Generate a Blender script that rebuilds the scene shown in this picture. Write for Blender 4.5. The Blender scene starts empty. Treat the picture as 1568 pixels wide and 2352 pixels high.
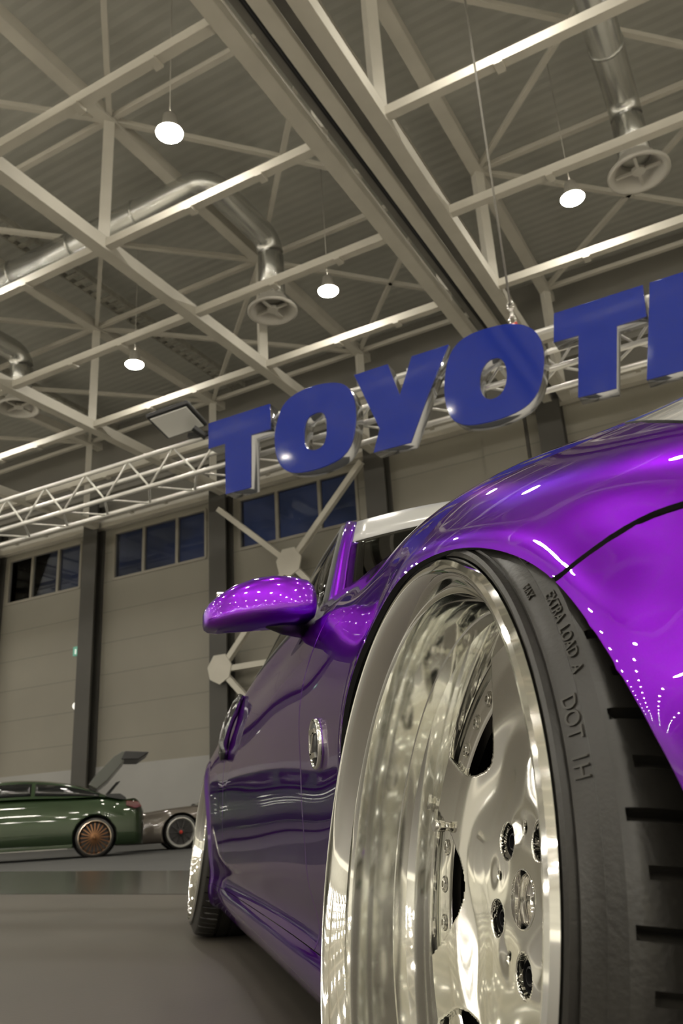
import bpy, bmesh, math, random
import numpy as np
from mathutils import Vector, Matrix
random.seed(4)
PI = math.pi
COL = bpy.context.scene.collection
SC = bpy.context.scene

# ------------------------------------------------------------------ camera pose
RM = Matrix(((0.97323017, -0.22252083, -0.05751105), (0.0240521, 0.34746499, -0.93738443), (0.22857064, 0.91090755, 0.34351551)))
CAM = Vector((-1.13146781, -0.67916284, 0.36426445))
FPX = 1925.29
BYAW = -0.73002
BX = Vector((math.cos(BYAW), math.sin(BYAW), 0)); BY = Vector((-math.sin(BYAW), math.cos(BYAW), 0))
def H(x, y, z):            # hall coordinates (along wall, towards wall, up) -> world
    p = CAM + BX * x + BY * y
    return Vector((p.x, p.y, z))
HM = Matrix(((BX.x, BY.x, 0, CAM.x), (BX.y, BY.y, 0, CAM.y), (0, 0, 1, 0), (0, 0, 0, 1)))

# ------------------------------------------------------------------ helpers
def empty(name, label, cat, loc=(0, 0, 0), rot=0, group=None):
    o = bpy.data.objects.new(name, None); COL.objects.link(o)
    o.location = loc; o.rotation_euler = (0, 0, rot); o.empty_display_size = .1
    o['label'] = label; o['category'] = cat
    if group: o['group'] = group
    return o
def tag(o, label, cat, group=None):
    o['label'] = label; o['category'] = cat
    if group: o['group'] = group
    return o
def link(name, me, m, parent=None, smooth=None):
    o = bpy.data.objects.new(name, me); COL.objects.link(o)
    if m is not None and not me.materials: me.materials.append(m)
    if parent: o.parent = parent
    return o
def build(name, bm, m, parent=None, smooth=False, angle=None):
    me = bpy.data.meshes.new(name)
    bmesh.ops.recalc_face_normals(bm, faces=bm.faces)
    if smooth:
        for f in bm.faces: f.smooth = True
    if angle is not None:
        for e in bm.edges:
            if len(e.link_faces) == 2 and e.calc_face_angle() > angle: e.smooth = False
    bm.to_mesh(me); bm.free()
    return link(name, me, m, parent)
def struct(name, bm, m, **k):
    o = build(name, bm, m, **k); o['kind'] = 'structure'; return o
def box(bm, c, s, M=None):
    r = bmesh.ops.create_cube(bm, size=1)
    T = Matrix.Translation(c) @ Matrix.Diagonal((s[0], s[1], s[2], 1))
    if M is not None: T = M @ T
    bmesh.ops.transform(bm, matrix=T, verts=r['verts']); return r['verts']
def frame_for(p, q):
    d = (q - p).normalized()
    u = Vector((0, 0, 1)) if abs(d.z) < .98 else Vector((BX.x, BX.y, 0))
    s = d.cross(u).normalized(); w = s.cross(d).normalized()
    return d, s, w
def bar(bm, p, q, w, h=None):        # rectangular bar
    p = Vector(p); q = Vector(q); h = h or w
    d, s, u = frame_for(p, q)
    vs = []
    for c in (p, q):
        for a, b in ((-1, -1), (1, -1), (1, 1), (-1, 1)):
            vs.append(bm.verts.new(c + s * a * w / 2 + u * b * h / 2))
    for i in range(4): bm.faces.new((vs[i], vs[(i + 1) % 4], vs[4 + (i + 1) % 4], vs[4 + i]))
    bm.faces.new(vs[3::-1]); bm.faces.new(vs[4:])
def tube(bm, pts, r, n=12, caps=True):
    pts = [Vector(p) for p in pts]; rings = []
    for i, p in enumerate(pts):
        a = pts[max(0, i - 1)]; b = pts[min(len(pts) - 1, i + 1)]
        d, s, u = frame_for(a, b)
        rr = r[i] if isinstance(r, (list, tuple)) else r
        rings.append([bm.verts.new(p + (s * math.cos(2 * PI * k / n) + u * math.sin(2 * PI * k / n)) * rr) for k in range(n)])
    for i in range(len(rings) - 1):
        for k in range(n):
            f = bm.faces.new((rings[i][k], rings[i][(k + 1) % n], rings[i + 1][(k + 1) % n], rings[i + 1][k])); f.smooth = True
    if caps: bm.faces.new(rings[0][::-1]); bm.faces.new(rings[-1])
def lathe(bm, prof, n=96, M=None, closed=False, mod=None):   # profile (z, r) about local z
    rings = []
    for i, (z, r) in enumerate(prof):
        row = []
        for k in range(n):
            t = 2 * PI * k / n
            rr = r + (mod(i, k) if mod else 0)
            v = Vector((rr * math.cos(t), rr * math.sin(t), z))
            row.append(bm.verts.new(M @ v if M else v))
        rings.append(row)
    m = len(rings)
    for i in range(m if closed else m - 1):
        A = rings[i]; B = rings[(i + 1) % m]
        for k in range(n):
            f = bm.faces.new((A[k], A[(k + 1) % n], B[(k + 1) % n], B[k])); f.smooth = True
    return rings
def cylinder(bm, c, r, h, n=16, M=None, axis='Z'):
    R = Matrix.Identity(4)
    if axis == 'X': R = Matrix.Rotation(PI / 2, 4, 'Y')
    if axis == 'Y': R = Matrix.Rotation(PI / 2, 4, 'X')
    T = Matrix.Translation(c) @ R
    if M is not None: T = M @ T
    return bmesh.ops.create_cone(bm, cap_ends=True, segments=n, radius1=r, radius2=r, depth=h, matrix=T)['verts']
def poly_prism(bm, pts2, y0, y1, M=None):  # outline in (x,z), extruded along y
    n = len(pts2); A = []; B = []
    for x, z in pts2:
        a = Vector((x, y0, z)); b = Vector((x, y1, z))
        A.append(bm.verts.new(M @ a if M else a)); B.append(bm.verts.new(M @ b if M else b))
    bm.faces.new(A); bm.faces.new(B[::-1])
    for i in range(n): bm.faces.new((A[i], A[(i + 1) % n], B[(i + 1) % n], B[i]))
def bevel_mod(o, w=.004, seg=2, ang=.6):
    m = o.modifiers.new('Bevel', 'BEVEL'); m.width = w; m.segments = seg; m.limit_method = 'ANGLE'; m.angle_limit = ang
def solid(o, t):
    m = o.modifiers.new('Solidify', 'SOLIDIFY'); m.thickness = t; m.offset = -1
    return o

# ------------------------------------------------------------------ materials
def srgb(r, g, b):
    f = lambda c: (c / 255 / 12.92) if c / 255 <= .04045 else ((c / 255 + .055) / 1.055) ** 2.4
    return (f(r), f(g), f(b), 1)
def mat(name, col, rough=.5, metal=0, coat=0, coat_r=.03, spec=.5, noise=0, nscale=8, bump=0, bscale=60, emit=None, estr=0, trans=0):
    m = bpy.data.materials.new(name); m.use_nodes = True
    nt = m.node_tree; b = nt.nodes['Principled BSDF']
    col = tuple(col) if len(col) == 4 else tuple(col) + (1,)
    b.inputs['Base Color'].default_value = col
    b.inputs['Roughness'].default_value = rough; b.inputs['Metallic'].default_value = metal
    b.inputs['Coat Weight'].default_value = coat; b.inputs['Coat Roughness'].default_value = coat_r
    b.inputs['Specular IOR Level'].default_value = spec
    if trans: b.inputs['Transmission Weight'].default_value = trans
    if emit: b.inputs['Emission Color'].default_value = tuple(emit) + ((1,) if len(emit) == 3 else ()); b.inputs['Emission Strength'].default_value = estr
    tc = nt.nodes.new('ShaderNodeTexCoord')
    if noise:
        n = nt.nodes.new('ShaderNodeTexNoise'); n.inputs['Scale'].default_value = nscale; n.inputs['Detail'].default_value = 5
        nt.links.new(tc.outputs['Object'], n.inputs['Vector'])
        mr = nt.nodes.new('ShaderNodeMapRange'); mr.inputs['From Min'].default_value = .3; mr.inputs['From Max'].default_value = .7
        mr.inputs['To Min'].default_value = 1 - noise; mr.inputs['To Max'].default_value = 1 + noise
        nt.links.new(n.outputs['Fac'], mr.inputs['Value'])
        mx = nt.nodes.new('ShaderNodeVectorMath'); mx.operation = 'SCALE'; mx.inputs[0].default_value = col[:3]
        nt.links.new(mr.outputs['Result'], mx.inputs['Scale']); nt.links.new(mx.outputs['Vector'], b.inputs['Base Color'])
    if bump:
        n = nt.nodes.new('ShaderNodeTexNoise'); n.inputs['Scale'].default_value = bscale; n.inputs['Detail'].default_value = 3
        nt.links.new(tc.outputs['Object'], n.inputs['Vector'])
        bp = nt.nodes.new('ShaderNodeBump'); bp.inputs['Strength'].default_value = bump; bp.inputs['Distance'].default_value = .01
        nt.links.new(n.outputs['Fac'], bp.inputs['Height']); nt.links.new(bp.outputs['Normal'], b.inputs['Normal'])
    return m
def stripes(m, axis, scale, strength, dist=.02, width=None, dark=0.0):
    """corrugation / board seams: a wave along an object axis drives bump (and a slight tone)"""
    nt = m.node_tree; b = nt.nodes['Principled BSDF']
    tc = nt.nodes.new('ShaderNodeTexCoord'); sx = nt.nodes.new('ShaderNodeSeparateXYZ')
    nt.links.new(tc.outputs['Object'], sx.inputs[0])
    mu = nt.nodes.new('ShaderNodeMath'); mu.operation = 'MULTIPLY'; mu.inputs[1].default_value = scale
    nt.links.new(sx.outputs[axis], mu.inputs[0])
    pp = nt.nodes.new('ShaderNodeMath'); pp.operation = 'FRACT'; nt.links.new(mu.outputs[0], pp.inputs[0])
    if width:
        gt = nt.nodes.new('ShaderNodeMath'); gt.operation = 'GREATER_THAN'; gt.inputs[1].default_value = width
    else:
        gt = nt.nodes.new('ShaderNodeMath'); gt.operation = 'PINGPONG'; gt.inputs[1].default_value = .5
    nt.links.new(pp.outputs[0], gt.inputs[0])
    bp = nt.nodes.new('ShaderNodeBump'); bp.inputs['Strength'].default_value = strength; bp.inputs['Distance'].default_value = dist
    nt.links.new(gt.outputs[0], bp.inputs['Height']); nt.links.new(bp.outputs['Normal'], b.inputs['Normal'])
    if dark and b.inputs['Base Color'].is_linked:
        src = b.inputs['Base Color'].links[0].from_socket
        mr = nt.nodes.new('ShaderNodeMapRange'); mr.inputs['To Min'].default_value = 1 - dark; mr.inputs['To Max'].default_value = 1
        nt.links.new(gt.outputs[0], mr.inputs['Value'])
        vm = nt.nodes.new('ShaderNodeVectorMath'); vm.operation = 'SCALE'
        nt.links.new(src, vm.inputs[0]); nt.links.new(mr.outputs[0], vm.inputs['Scale']); nt.links.new(vm.outputs[0], b.inputs['Base Color'])
    return m

M = {}
M['steel'] = mat('painted_steel', (0.4848, 0.4599, 0.3993), .55, noise=.06, nscale=2)
M['steel_dark'] = mat('grey_steel', (0.2046, 0.1953, 0.1767), .6, noise=.1, nscale=2)
M['deck'] = stripes(mat('roof_deck', (0.408, 0.4036, 0.3646), .6, noise=.08, nscale=.6), 'Y', 4.0, .5, .03, dark=.12)
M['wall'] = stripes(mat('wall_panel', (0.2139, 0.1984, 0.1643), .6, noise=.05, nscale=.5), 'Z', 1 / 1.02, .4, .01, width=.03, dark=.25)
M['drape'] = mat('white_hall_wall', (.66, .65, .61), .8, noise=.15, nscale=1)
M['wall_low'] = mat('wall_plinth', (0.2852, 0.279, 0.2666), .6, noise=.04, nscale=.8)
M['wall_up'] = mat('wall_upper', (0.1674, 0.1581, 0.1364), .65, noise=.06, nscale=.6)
M['column'] = mat('column_steel', (0.0527, 0.0496, 0.0434), .6, noise=.08, nscale=1)
M['frame'] = mat('window_frame', (0.2232, 0.2046, 0.1674), .5)
M['carpet'] = mat('booth_carpet', (0.07415, 0.06446, 0.05134), .5, noise=.10, nscale=1.2, bump=.04, bscale=90)
M['floor'] = mat('hall_floor', (.72, .69, .62), .42, noise=.10, nscale=1.2, bump=.04, bscale=90)
M['floor_far'] = mat('grey_carpet', (0.0651, 0.0651, 0.06324), .75, noise=.08, nscale=2)
M['floor_strip'] = mat('dark_floor_strip', (.05, .05, .045), .16, noise=.1, nscale=2)
M['duct'] = mat('galvanised_duct', (.60, .60, .57), .27, metal=.9, noise=.06, nscale=3)
M['grille'] = mat('diffuser_white', (0.3844, 0.3658, 0.3224), .5)
M['dark'] = mat('dark_metal', (.02, .02, .02), .5)
M['tray'] = mat('cable_tray', (.30, .29, .25), .6, noise=.2, nscale=6)
M['alu'] = mat('truss_aluminium', (.66, .65, .61), .28, metal=.5)
M['blue'] = mat('blue_acrylic', (0.01178, 0.02666, 0.2418), .06, spec=.5, coat=.3)
M['mirror_edge'] = mat('mirrored_letter_edge', (.55, .56, .60), .12, metal=1)
M['black'] = mat('black_plastic', (.012, .012, .013), .38)
M['gloss_black'] = mat('gloss_black', (.010, .010, .011), .08, coat=1)
M['glassgrey'] = mat('floodlight_glass', (.85, .85, .81), .25)
M['lamp_lens'] = mat('lamp_lens', (1, 1, 1), .4, emit=(1.0, .95, .84), estr=228)
M['lamp_house'] = mat('lamp_housing', (.45, .43, .38), .4, metal=.3)
M['paint'] = mat('purple_paint', (.205, .0048, .50), .29, metal=.95, coat=1, coat_r=.01, noise=.03, nscale=900)
M['paint'].node_tree.nodes['Principled BSDF'].inputs['Coat IOR'].default_value = 1.6
M['paint'].node_tree.nodes['Principled BSDF'].inputs['Specular Tint'].default_value = (.19, .032, .26, 1)
M['lip'] = mat('polished_lip', (.90, .90, .87), .06, metal=1)
M['barrel'] = mat('polished_barrel', (.90, .905, .88), .07, metal=1)
M['wheelface'] = mat('polished_wheel', (.86, .85, .80), .12, metal=1)
M['bolt'] = mat('chrome_bolt', (.75, .74, .70), .15, metal=1)
M['chrome'] = mat('chrome', (.88, .87, .85), .05, metal=1)
M['rubber'] = mat('tyre_rubber', (0.0183, 0.01678, 0.01424), .34, spec=.55, noise=.12, nscale=30, bump=.05, bscale=300)
M['rubber_text'] = mat('tyre_lettering', (.036, .033, .028), .38)
M['brake'] = mat('brake_iron', (.05, .045, .042), .45, metal=.6)
M['under'] = mat('underbody', (.006, .006, .006), .8)
M['headlight'] = mat('headlight_lens', (0.465, 0.465, 0.4588), .06, coat=1, spec=.6)
M['band'] = mat('sun_strip', (0.4092, 0.4092, 0.3968), .25)
M['rubber_seal'] = mat('rubber_seal', (.01, .01, .01), .45)
M['green'] = mat('green_paint', (0.0124, 0.031, 0.00682), .32, metal=.6, coat=1, coat_r=.02)
M['greycar'] = mat('bronze_grey_paint', (0.0992, 0.0837, 0.0682), .4, metal=.6, coat=1, coat_r=.03)
M['bronze'] = mat('bronze_rim', (0.186, 0.093, 0.0434), .3, metal=.8)
M['bronzelip'] = mat('bronze_lip', (.72, .60, .48), .16, metal=1)
M['rimdark'] = mat('dark_rim', (.03, .028, .028), .4, metal=.5)
M['redcap'] = mat('red_cap', (.5, .03, .015), .5)
M['tail'] = mat('tail_light_red', (.10, .012, .01), .2, coat=1)
M['exit'] = mat('exit_sign_green', (.1, .35, .25), .4, emit=(.25, .6, .48), estr=.2)
M['exitw'] = mat('exit_sign_white', (.8, .9, .85), .4, emit=(.75, .95, .85), estr=.45)
M['white_lamp'] = mat('wall_lamp_white', (.9, .9, .85), .4, emit=(1, .97, .88), estr=.9)
M['cable'] = mat('steel_cable', (.25, .24, .22), .4, metal=.7)
M['red'] = mat('red_hook', (.5, .05, .03), .4)
M['white'] = mat('white_plastic', (0.465, 0.4588, 0.434), .4)
def glass_mat(name, tint, fac):
    m = bpy.data.materials.new(name); m.use_nodes = True; nt = m.node_tree; nt.nodes.clear()
    out = nt.nodes.new('ShaderNodeOutputMaterial'); mx = nt.nodes.new('ShaderNodeMixShader')
    tr = nt.nodes.new('ShaderNodeBsdfTransparent'); tr.inputs[0].default_value = tint
    gl = nt.nodes.new('ShaderNodeBsdfGlossy'); gl.inputs['Roughness'].default_value = .01
    fr = nt.nodes.new('ShaderNodeFresnel'); fr.inputs[0].default_value = fac
    nt.links.new(fr.outputs[0], mx.inputs[0]); nt.links.new(tr.outputs[0], mx.inputs[1]); nt.links.new(gl.outputs[0], mx.inputs[2])
    nt.links.new(mx.outputs[0], out.inputs[0]); return m
M['carglass'] = glass_mat('tinted_car_glass', (.10, .105, .095, 1), 1.5)
M['winglass'] = glass_mat('window_glass', (.75, .78, .85, 1), 1.3)

# ------------------------------------------------------------------ world (dusk outside) and camera
w = bpy.data.worlds.new('dusk'); SC.world = w; w.use_nodes = True
nt = w.node_tree; bg = nt.nodes['Background']
tcw = nt.nodes.new('ShaderNodeTexCoord'); nz = nt.nodes.new('ShaderNodeTexNoise'); nz.inputs['Scale'].default_value = 14; nz.inputs['Detail'].default_value = 6
cr = nt.nodes.new('ShaderNodeValToRGB')
cr.color_ramp.elements[0].position = .35; cr.color_ramp.elements[0].color = (.014, .016, .022, 1)
cr.color_ramp.elements[1].position = .65; cr.color_ramp.elements[1].color = (.030, .036, .060, 1)
nt.links.new(tcw.outputs['Generated'], nz.inputs['Vector']); nt.links.new(nz.outputs['Fac'], cr.inputs['Fac']); nt.links.new(cr.outputs['Color'], bg.inputs['Color'])
bg.inputs['Strength'].default_value = 1.0

cam = bpy.data.cameras.new('camera'); co = bpy.data.objects.new('camera', cam); COL.objects.link(co); SC.camera = co
cam.sensor_fit = 'HORIZONTAL'; cam.sensor_width = 36; cam.lens = 36 * FPX / 1568
right = Vector(RM[0]); down = Vector(RM[1]); fwd = Vector(RM[2])
R3 = Matrix((right, -down, -fwd)).transposed()
co.matrix_world = Matrix.Translation(CAM) @ R3.to_4x4()
cam.clip_start = .02; cam.clip_end = 300
cam.dof.use_dof = True; cam.dof.focus_distance = .85; cam.dof.aperture_fstop = 22

# ------------------------------------------------------------------ hall shell
X0, X1, Y0, Y1, ZT = -88.0, 28.0, -62.0, 20.0, 13.9
def hall_box(bm, x0, x1, y0, y1, z0, z1): return box(bm, ((x0 + x1) / 2, (y0 + y1) / 2, (z0 + z1) / 2), (x1 - x0, y1 - y0, z1 - z0))
def hall(name, bm, m, kind=None, parent=None, **k):
    o = build(name, bm, m, parent=parent, **k)
    if parent is None: o.matrix_world = HM
    if kind: o['kind'] = kind
    return o
bm = bmesh.new(); hall_box(bm, X0 - 1, X1 + 1, Y0 - 1, Y1 + 1, -.3, 0); hall('floor', bm, M['floor'], 'structure')
bm = bmesh.new(); hall_box(bm, X0 - 1, X1 + 1, Y0 - 1, Y1 + 1, ZT, ZT + .3); hall('ceiling', bm, M['deck'], 'structure')
COLX = [-30.2, -24.72, -19.9, -14.62, -9.2, -4.2, 1.1, 6.4, 11.7, 17.0, 22.3]
# far wall: plinth, panels with window openings, upper band
WIN = [(-29.4, -25.75), (-24.2, -20.68), (-19.17, -15.36), (-14.08, -9.98)]
WZ = (8.22, 9.83)
bm = bmesh.new()
hall_box(bm, X0, X1, Y1, Y1 + .25, 2.3, WZ[0])
hall_box(bm, X0, X1, Y1, Y1 + .25, WZ[1], 10.0)
xs = X0
for a, b in WIN:
    hall_box(bm, xs, a, Y1, Y1 + .25, WZ[0], WZ[1]); xs = b
hall_box(bm, xs, X1, Y1, Y1 + .25, WZ[0], WZ[1])
hall('wall_back', bm, M['wall'], 'structure')
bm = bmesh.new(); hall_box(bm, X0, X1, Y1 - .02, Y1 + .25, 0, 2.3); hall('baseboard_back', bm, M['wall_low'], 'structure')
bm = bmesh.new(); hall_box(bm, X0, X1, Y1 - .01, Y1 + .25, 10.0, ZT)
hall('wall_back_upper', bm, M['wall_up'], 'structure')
bm = bmesh.new(); hall_box(bm, X0 - .25, X0, Y0, Y1, 0, ZT); hall('wall_left', bm, M['drape'], 'structure')
bm = bmesh.new(); hall_box(bm, X1, X1 + .25, Y0, Y1, 0, ZT); hall('wall_right', bm, M['drape'], 'structure')
bm = bmesh.new(); hall_box(bm, X0, X1, Y0 - .25, Y0, 0, ZT); hall('wall_front', bm, M['drape'], 'structure')
for i, (a, b) in enumerate(WIN):
    bm = bmesh.new(); fw = .09
    for z in WZ: hall_box(bm, a, b, Y1 - .03, Y1 + .12, z - fw / 2, z + fw / 2)
    for x in (a, b): hall_box(bm, x - fw / 2, x + fw / 2, Y1 - .03, Y1 + .12, WZ[0], WZ[1])
    for k in (1, 2):
        x = a + (b - a) * (k / 3 + (.03 if k == 2 else 0)); hall_box(bm, x - .05, x + .05, Y1 - .02, Y1 + .1, WZ[0], WZ[1])
    f = hall('window_%d' % (i + 1), bm, M['frame'], 'structure')
    bm = bmesh.new(); hall_box(bm, a, b, Y1 + .05, Y1 + .06, WZ[0], WZ[1]); hall('window_pane', bm, M['winglass'], parent=f)
# columns of the far wall, ring beams
bm = bmesh.new(); hall_box(bm, X0, X1, Y1 - .30, Y1, 10.02, 10.28); hall_box(bm, X0, X1, Y1 - .12, Y1, 10.5, 10.62); hall('trim_1', bm, M['steel'], 'structure')
bm = bmesh.new()
for z in (11.1, 11.9): hall_box(bm, X0, X1, Y1 - .5, Y1 - .36, z, z + .14)
hall('trim_2', bm, M['steel_dark'], 'structure')
CN = ['far left', 'second from the left', 'between the left door bays, right of the exit sign', 'left of the wind brace, behind the door mirror', 'behind the sign, right of the wind brace']
for i, x in enumerate(COLX):
    bm = bmesh.new()
    hall_box(bm, x - .31, x + .31, Y1 - .42, Y1 - .36, 0, 10.9); hall_box(bm, x - .31, x + .31, Y1 - .06, Y1 - .0, 0, 10.9)
    hall_box(bm, x - .05, x + .05, Y1 - .36, Y1 - .06, 0, 10.9)
    o = hall('wall_column', bm, M['column'])
    tag(o, 'dark grey steel wall column ' + (CN[i] if i < 5 else 'hidden behind the purple car, number %d along the wall' % (i + 1)), 'column', 'steel columns of the far wall')
# pale sectional panels at the right of the far wall
bm = bmesh.new()
hall_box(bm, -6.1, -4.95, Y1 - .06, Y1, 2.3, 10.0); hall_box(bm, -4.86, -4.1, Y1 - .06, Y1, 2.3, 10.0); hall_box(bm, -3.9, -.9, Y1 - .06, Y1, 2.3, 10.0)
hall('trim_3', bm, M['wall'], 'structure')
bm = bmesh.new()
for x in (-4.9, -4.45, -4.0): hall_box(bm, x - .03, x + .03, Y1 - .09, Y1, 2.3, 10.0)
hall('trim_4', bm, M['column'], 'structure')
# wind bracing between two columns
br = empty('wind_brace', 'pale steel cross bracing with gusset plates beside the tall windows', 'brace'); br.matrix_world = HM
yb = Y1 - .55
def hbar(bm, p, q, w, h=None): bar(bm, p, q, w, h)
NODE = (-11.96, yb, 7.25); NODE2 = (-14.4, yb, 4.55); NODE3 = (-9.5, yb, 4.55)
for p, q in ((NODE, (-14.45, yb, 9.45)), (NODE, (-9.5, yb, 9.75)), (NODE, NODE2), (NODE, NODE3), (NODE2, NODE3), (NODE2, (-11.96, yb, 2.0)), (NODE3, (-11.96, yb, 2.0))):
    bm = bmesh.new(); hbar(bm, p, q, .16); build('diagonal', bm, M['steel'], br)
for p, s in ((NODE, .42), (NODE2, .42), (NODE3, .42)):
    bm = bmesh.new(); poly_prism(bm, [(p[0] - s, p[2] + .1), (p[0] - .2, p[2] + s), (p[0] + .2, p[2] + s), (p[0] + s, p[2] + .1), (p[0] + s * .8, p[2] - .25), (p[0], p[2] - s), (p[0] - s * .8, p[2] - .25)], yb - .1, yb - .06)
    build('gusset_plate', bm, M['steel'], br)
# exit sign and emergency lamp
o = empty('exit_sign', 'small green exit sign high on the wall beside a dark column', 'sign'); o.matrix_world = HM @ Matrix.Translation((-20.45, Y1 - .08, 6.03))
bm = bmesh.new(); box(bm, (0, 0, 0), (.52, .08, .3)); build('sign_body', bm, M['exit'], o)
bm = bmesh.new(); box(bm, (.04, -.045, .03), (.14, .01, .14)); box(bm, (-.14, -.045, -.02), (.06, .01, .16)); build('pictogram', bm, M['exitw'], o)
o = empty('wall_lamp', 'small round white emergency lamp low beside the column', 'lamp'); o.matrix_world = HM @ Matrix.Translation((-20.47, Y1 - .08, 4.25))
bm = bmesh.new(); bmesh.ops.create_uvsphere(bm, u_segments=16, v_segments=8, radius=.13); build('globe', bm, M['white_lamp'], o, smooth=True)
bm = bmesh.new(); box(bm, (0, .05, 0), (.2, .06, .2)); build('back_plate', bm, M['white'], o)

# floor zones
def poly_slab(name, pts, z0, z1, m, kind):
    bm = bmesh.new(); A = [bm.verts.new((x, y, z1)) for x, y in pts]; B = [bm.verts.new((x, y, z0)) for x, y in pts]
    bm.faces.new(A); bm.faces.new(B[::-1])
    for i in range(len(pts)): bm.faces.new((A[i], A[(i + 1) % len(pts)], B[(i + 1) % len(pts)], B[i]))
    o = build(name, bm, m); o['kind'] = kind; return o
d1 = Vector((2.064, -3.311)).normalized(); d2 = Vector((1.232, -1.484)).normalized()
p1 = Vector((-2.737, 11.058)); p2 = Vector((-2.067, 6.245))
A1 = p1 - d1 * 14; A2 = p1 + d1 * 6.2; B1 = p2 - d2 * 12; B2 = p2 + d2 * 3.6
far = [(A1.x, A1.y), (A2.x, A2.y), (6.0, 9.0), (9, 20), (0, 26), (-16, 30)]
poly_slab('trim_5', far, 0, .004, M['floor_far'], 'structure')
poly_slab('trim_8', [(B1.x, B1.y), (B2.x, B2.y), (4.2, -1.0), (2.0, -5.0), (-9.0, -5.5), (-13, 1)], 0, .003, M['carpet'], 'structure')
poly_slab('trim_6', [(A1.x, A1.y), (B1.x, B1.y), (B2.x, B2.y), (A2.x, A2.y)], 0, .006, M['floor_strip'], 'structure')

# ------------------------------------------------------------------ roof steel
ZB, ZU = 10.1, 13.0
GX = [-24.88, -19.64, -14.40, -9.16, -4.70, -3.69, 1.55, 6.79, 12.03]
GN = ['far left of the photo', 'at the left edge', 'second from the left', 'long one running to the top of the blue letters', 'left one of the close pair over the sign', 'right one of the close pair over the sign', 'at the right edge', 'beyond the right edge', 'farthest beyond the right edge']
NY = [9.0 + 5.05 * k for k in range(-13, 3)]
GY0, GY1 = -60.0, 19.6
for gx, gn in zip(GX, GN):
    g = empty('roof_girder', 'pale painted steel roof truss girder, ' + gn, 'roof girder', group='roof truss girders'); g.matrix_world = HM
    bm = bmesh.new(); hbar(bm, (gx, GY0, ZB), (gx, GY1, ZB), .24, .26); build('bottom_chord', bm, M['steel'], g)
    bm = bmesh.new(); hbar(bm, (gx, GY0, ZU), (gx, GY1, ZU), .25, .26); build('top_chord', bm, M['steel'], g)
    for y in NY:
        if y < -14: continue
        bm = bmesh.new(); hbar(bm, (gx, y, ZB), (gx, y, ZU), .19); build('post', bm, M['steel'], g)
    gi = GX.index(gx)
    if gi + 1 < len(GX) and GX[gi + 1] - gx > 2:
        for y in NY:
            if y < -8 or y > 15: continue
            for a, b in ((y, y + 5.05), (y + 5.05, y)):      # wind bracing in the plane of the top chords
                bm = bmesh.new(); hbar(bm, (gx, a, ZU - .02), (GX[gi + 1], b, ZU - .02), .10); build('plan_brace', bm, M['steel'], g)
# cross trusses
PY = [9.0 + 2.525 * k for k in range(-12, 5)]
PN = {}
for y in PY:
    full = abs(((y - 9.0) / 5.05) - round((y - 9.0) / 5.05)) < .01
    nm = 'pale steel cross beam over the hall, row %d counted from the far wall' % (round((19.1 - y) / 2.525) + 1)
    g = empty('roof_beam', nm, 'roof beam', group='roof cross beams'); g.matrix_world = HM
    bm = bmesh.new(); hbar(bm, (X0, y, ZB), (-4.70, y, ZB), .15, .16); hbar(bm, (-3.69, y, ZB), (X1, y, ZB), .15, .16); build('bottom_chord', bm, M['steel'], g)
    bm = bmesh.new()
    for x in [v + dx for v in GX[:4] for dx in (1.9, 3.3)] + [-1.9, 0.3, 3.3, 5.2]: hbar(bm, (x, y, ZB - .10), (x + .12, y, ZB - .10), .20, .05)
    build('clamp', bm, M['steel'], g)
    if full:
        bm = bmesh.new(); hbar(bm, (X0, y, ZU), (-4.70, y, ZU), .11); hbar(bm, (-3.69, y, ZU), (X1, y, ZU), .11); build('top_chord', bm, M['steel'], g)
# valley gutter between the close pair
g = empty('roof_gutter', 'wide grey sheet metal valley channel between the close pair of girders', 'gutter'); g.matrix_world = HM
bm = bmesh.new(); hall_box(bm, -4.58, -3.81, GY0, GY1, 10.32, 10.36); build('channel_sheet', bm, M['steel_dark'], g)
bm = bmesh.new(); hall_box(bm, -4.27, -4.05, GY0, GY1, 10.05, 10.2); build('channel_rail', bm, M['steel'], g)
bm = bmesh.new(); hall_box(bm, -4.42, -4.39, GY0, GY1, 10.22, 10.34); build('channel_lip', bm, M['dark'], g)
# deck seams and cable trays
bm = bmesh.new()
for x in [X0 + 1.6 * k for k in range(37)]: hall_box(bm, x - .04, x + .04, Y0, Y1, ZT - .10, ZT)
o = hall('trim_7', bm, M['steel_dark'], 'structure')
TN = ['left of', 'beside']
for x in (-18.85, -13.6):
    g = empty('cable_tray', 'dark cable tray running along the roof girders, %s' % {-18.85: 'at the left edge', -13.6: 'in the left bay'}[x], 'cable tray', group='cable trays'); g.matrix_world = HM
    bm = bmesh.new(); hall_box(bm, x - .25, x - .21, -20, 19.4, 13.3, 13.46); hall_box(bm, x + .21, x + .25, -20, 19.4, 13.3, 13.46); build('side_rail', bm, M['tray'], g)
    bm = bmesh.new()
    for q in range(70): hall_box(bm, x - .21, x + .21, -1 + q * .29, -.86 + q * .29, 13.32, 13.36)
    build('rungs', bm, M['tray'], g)

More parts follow.
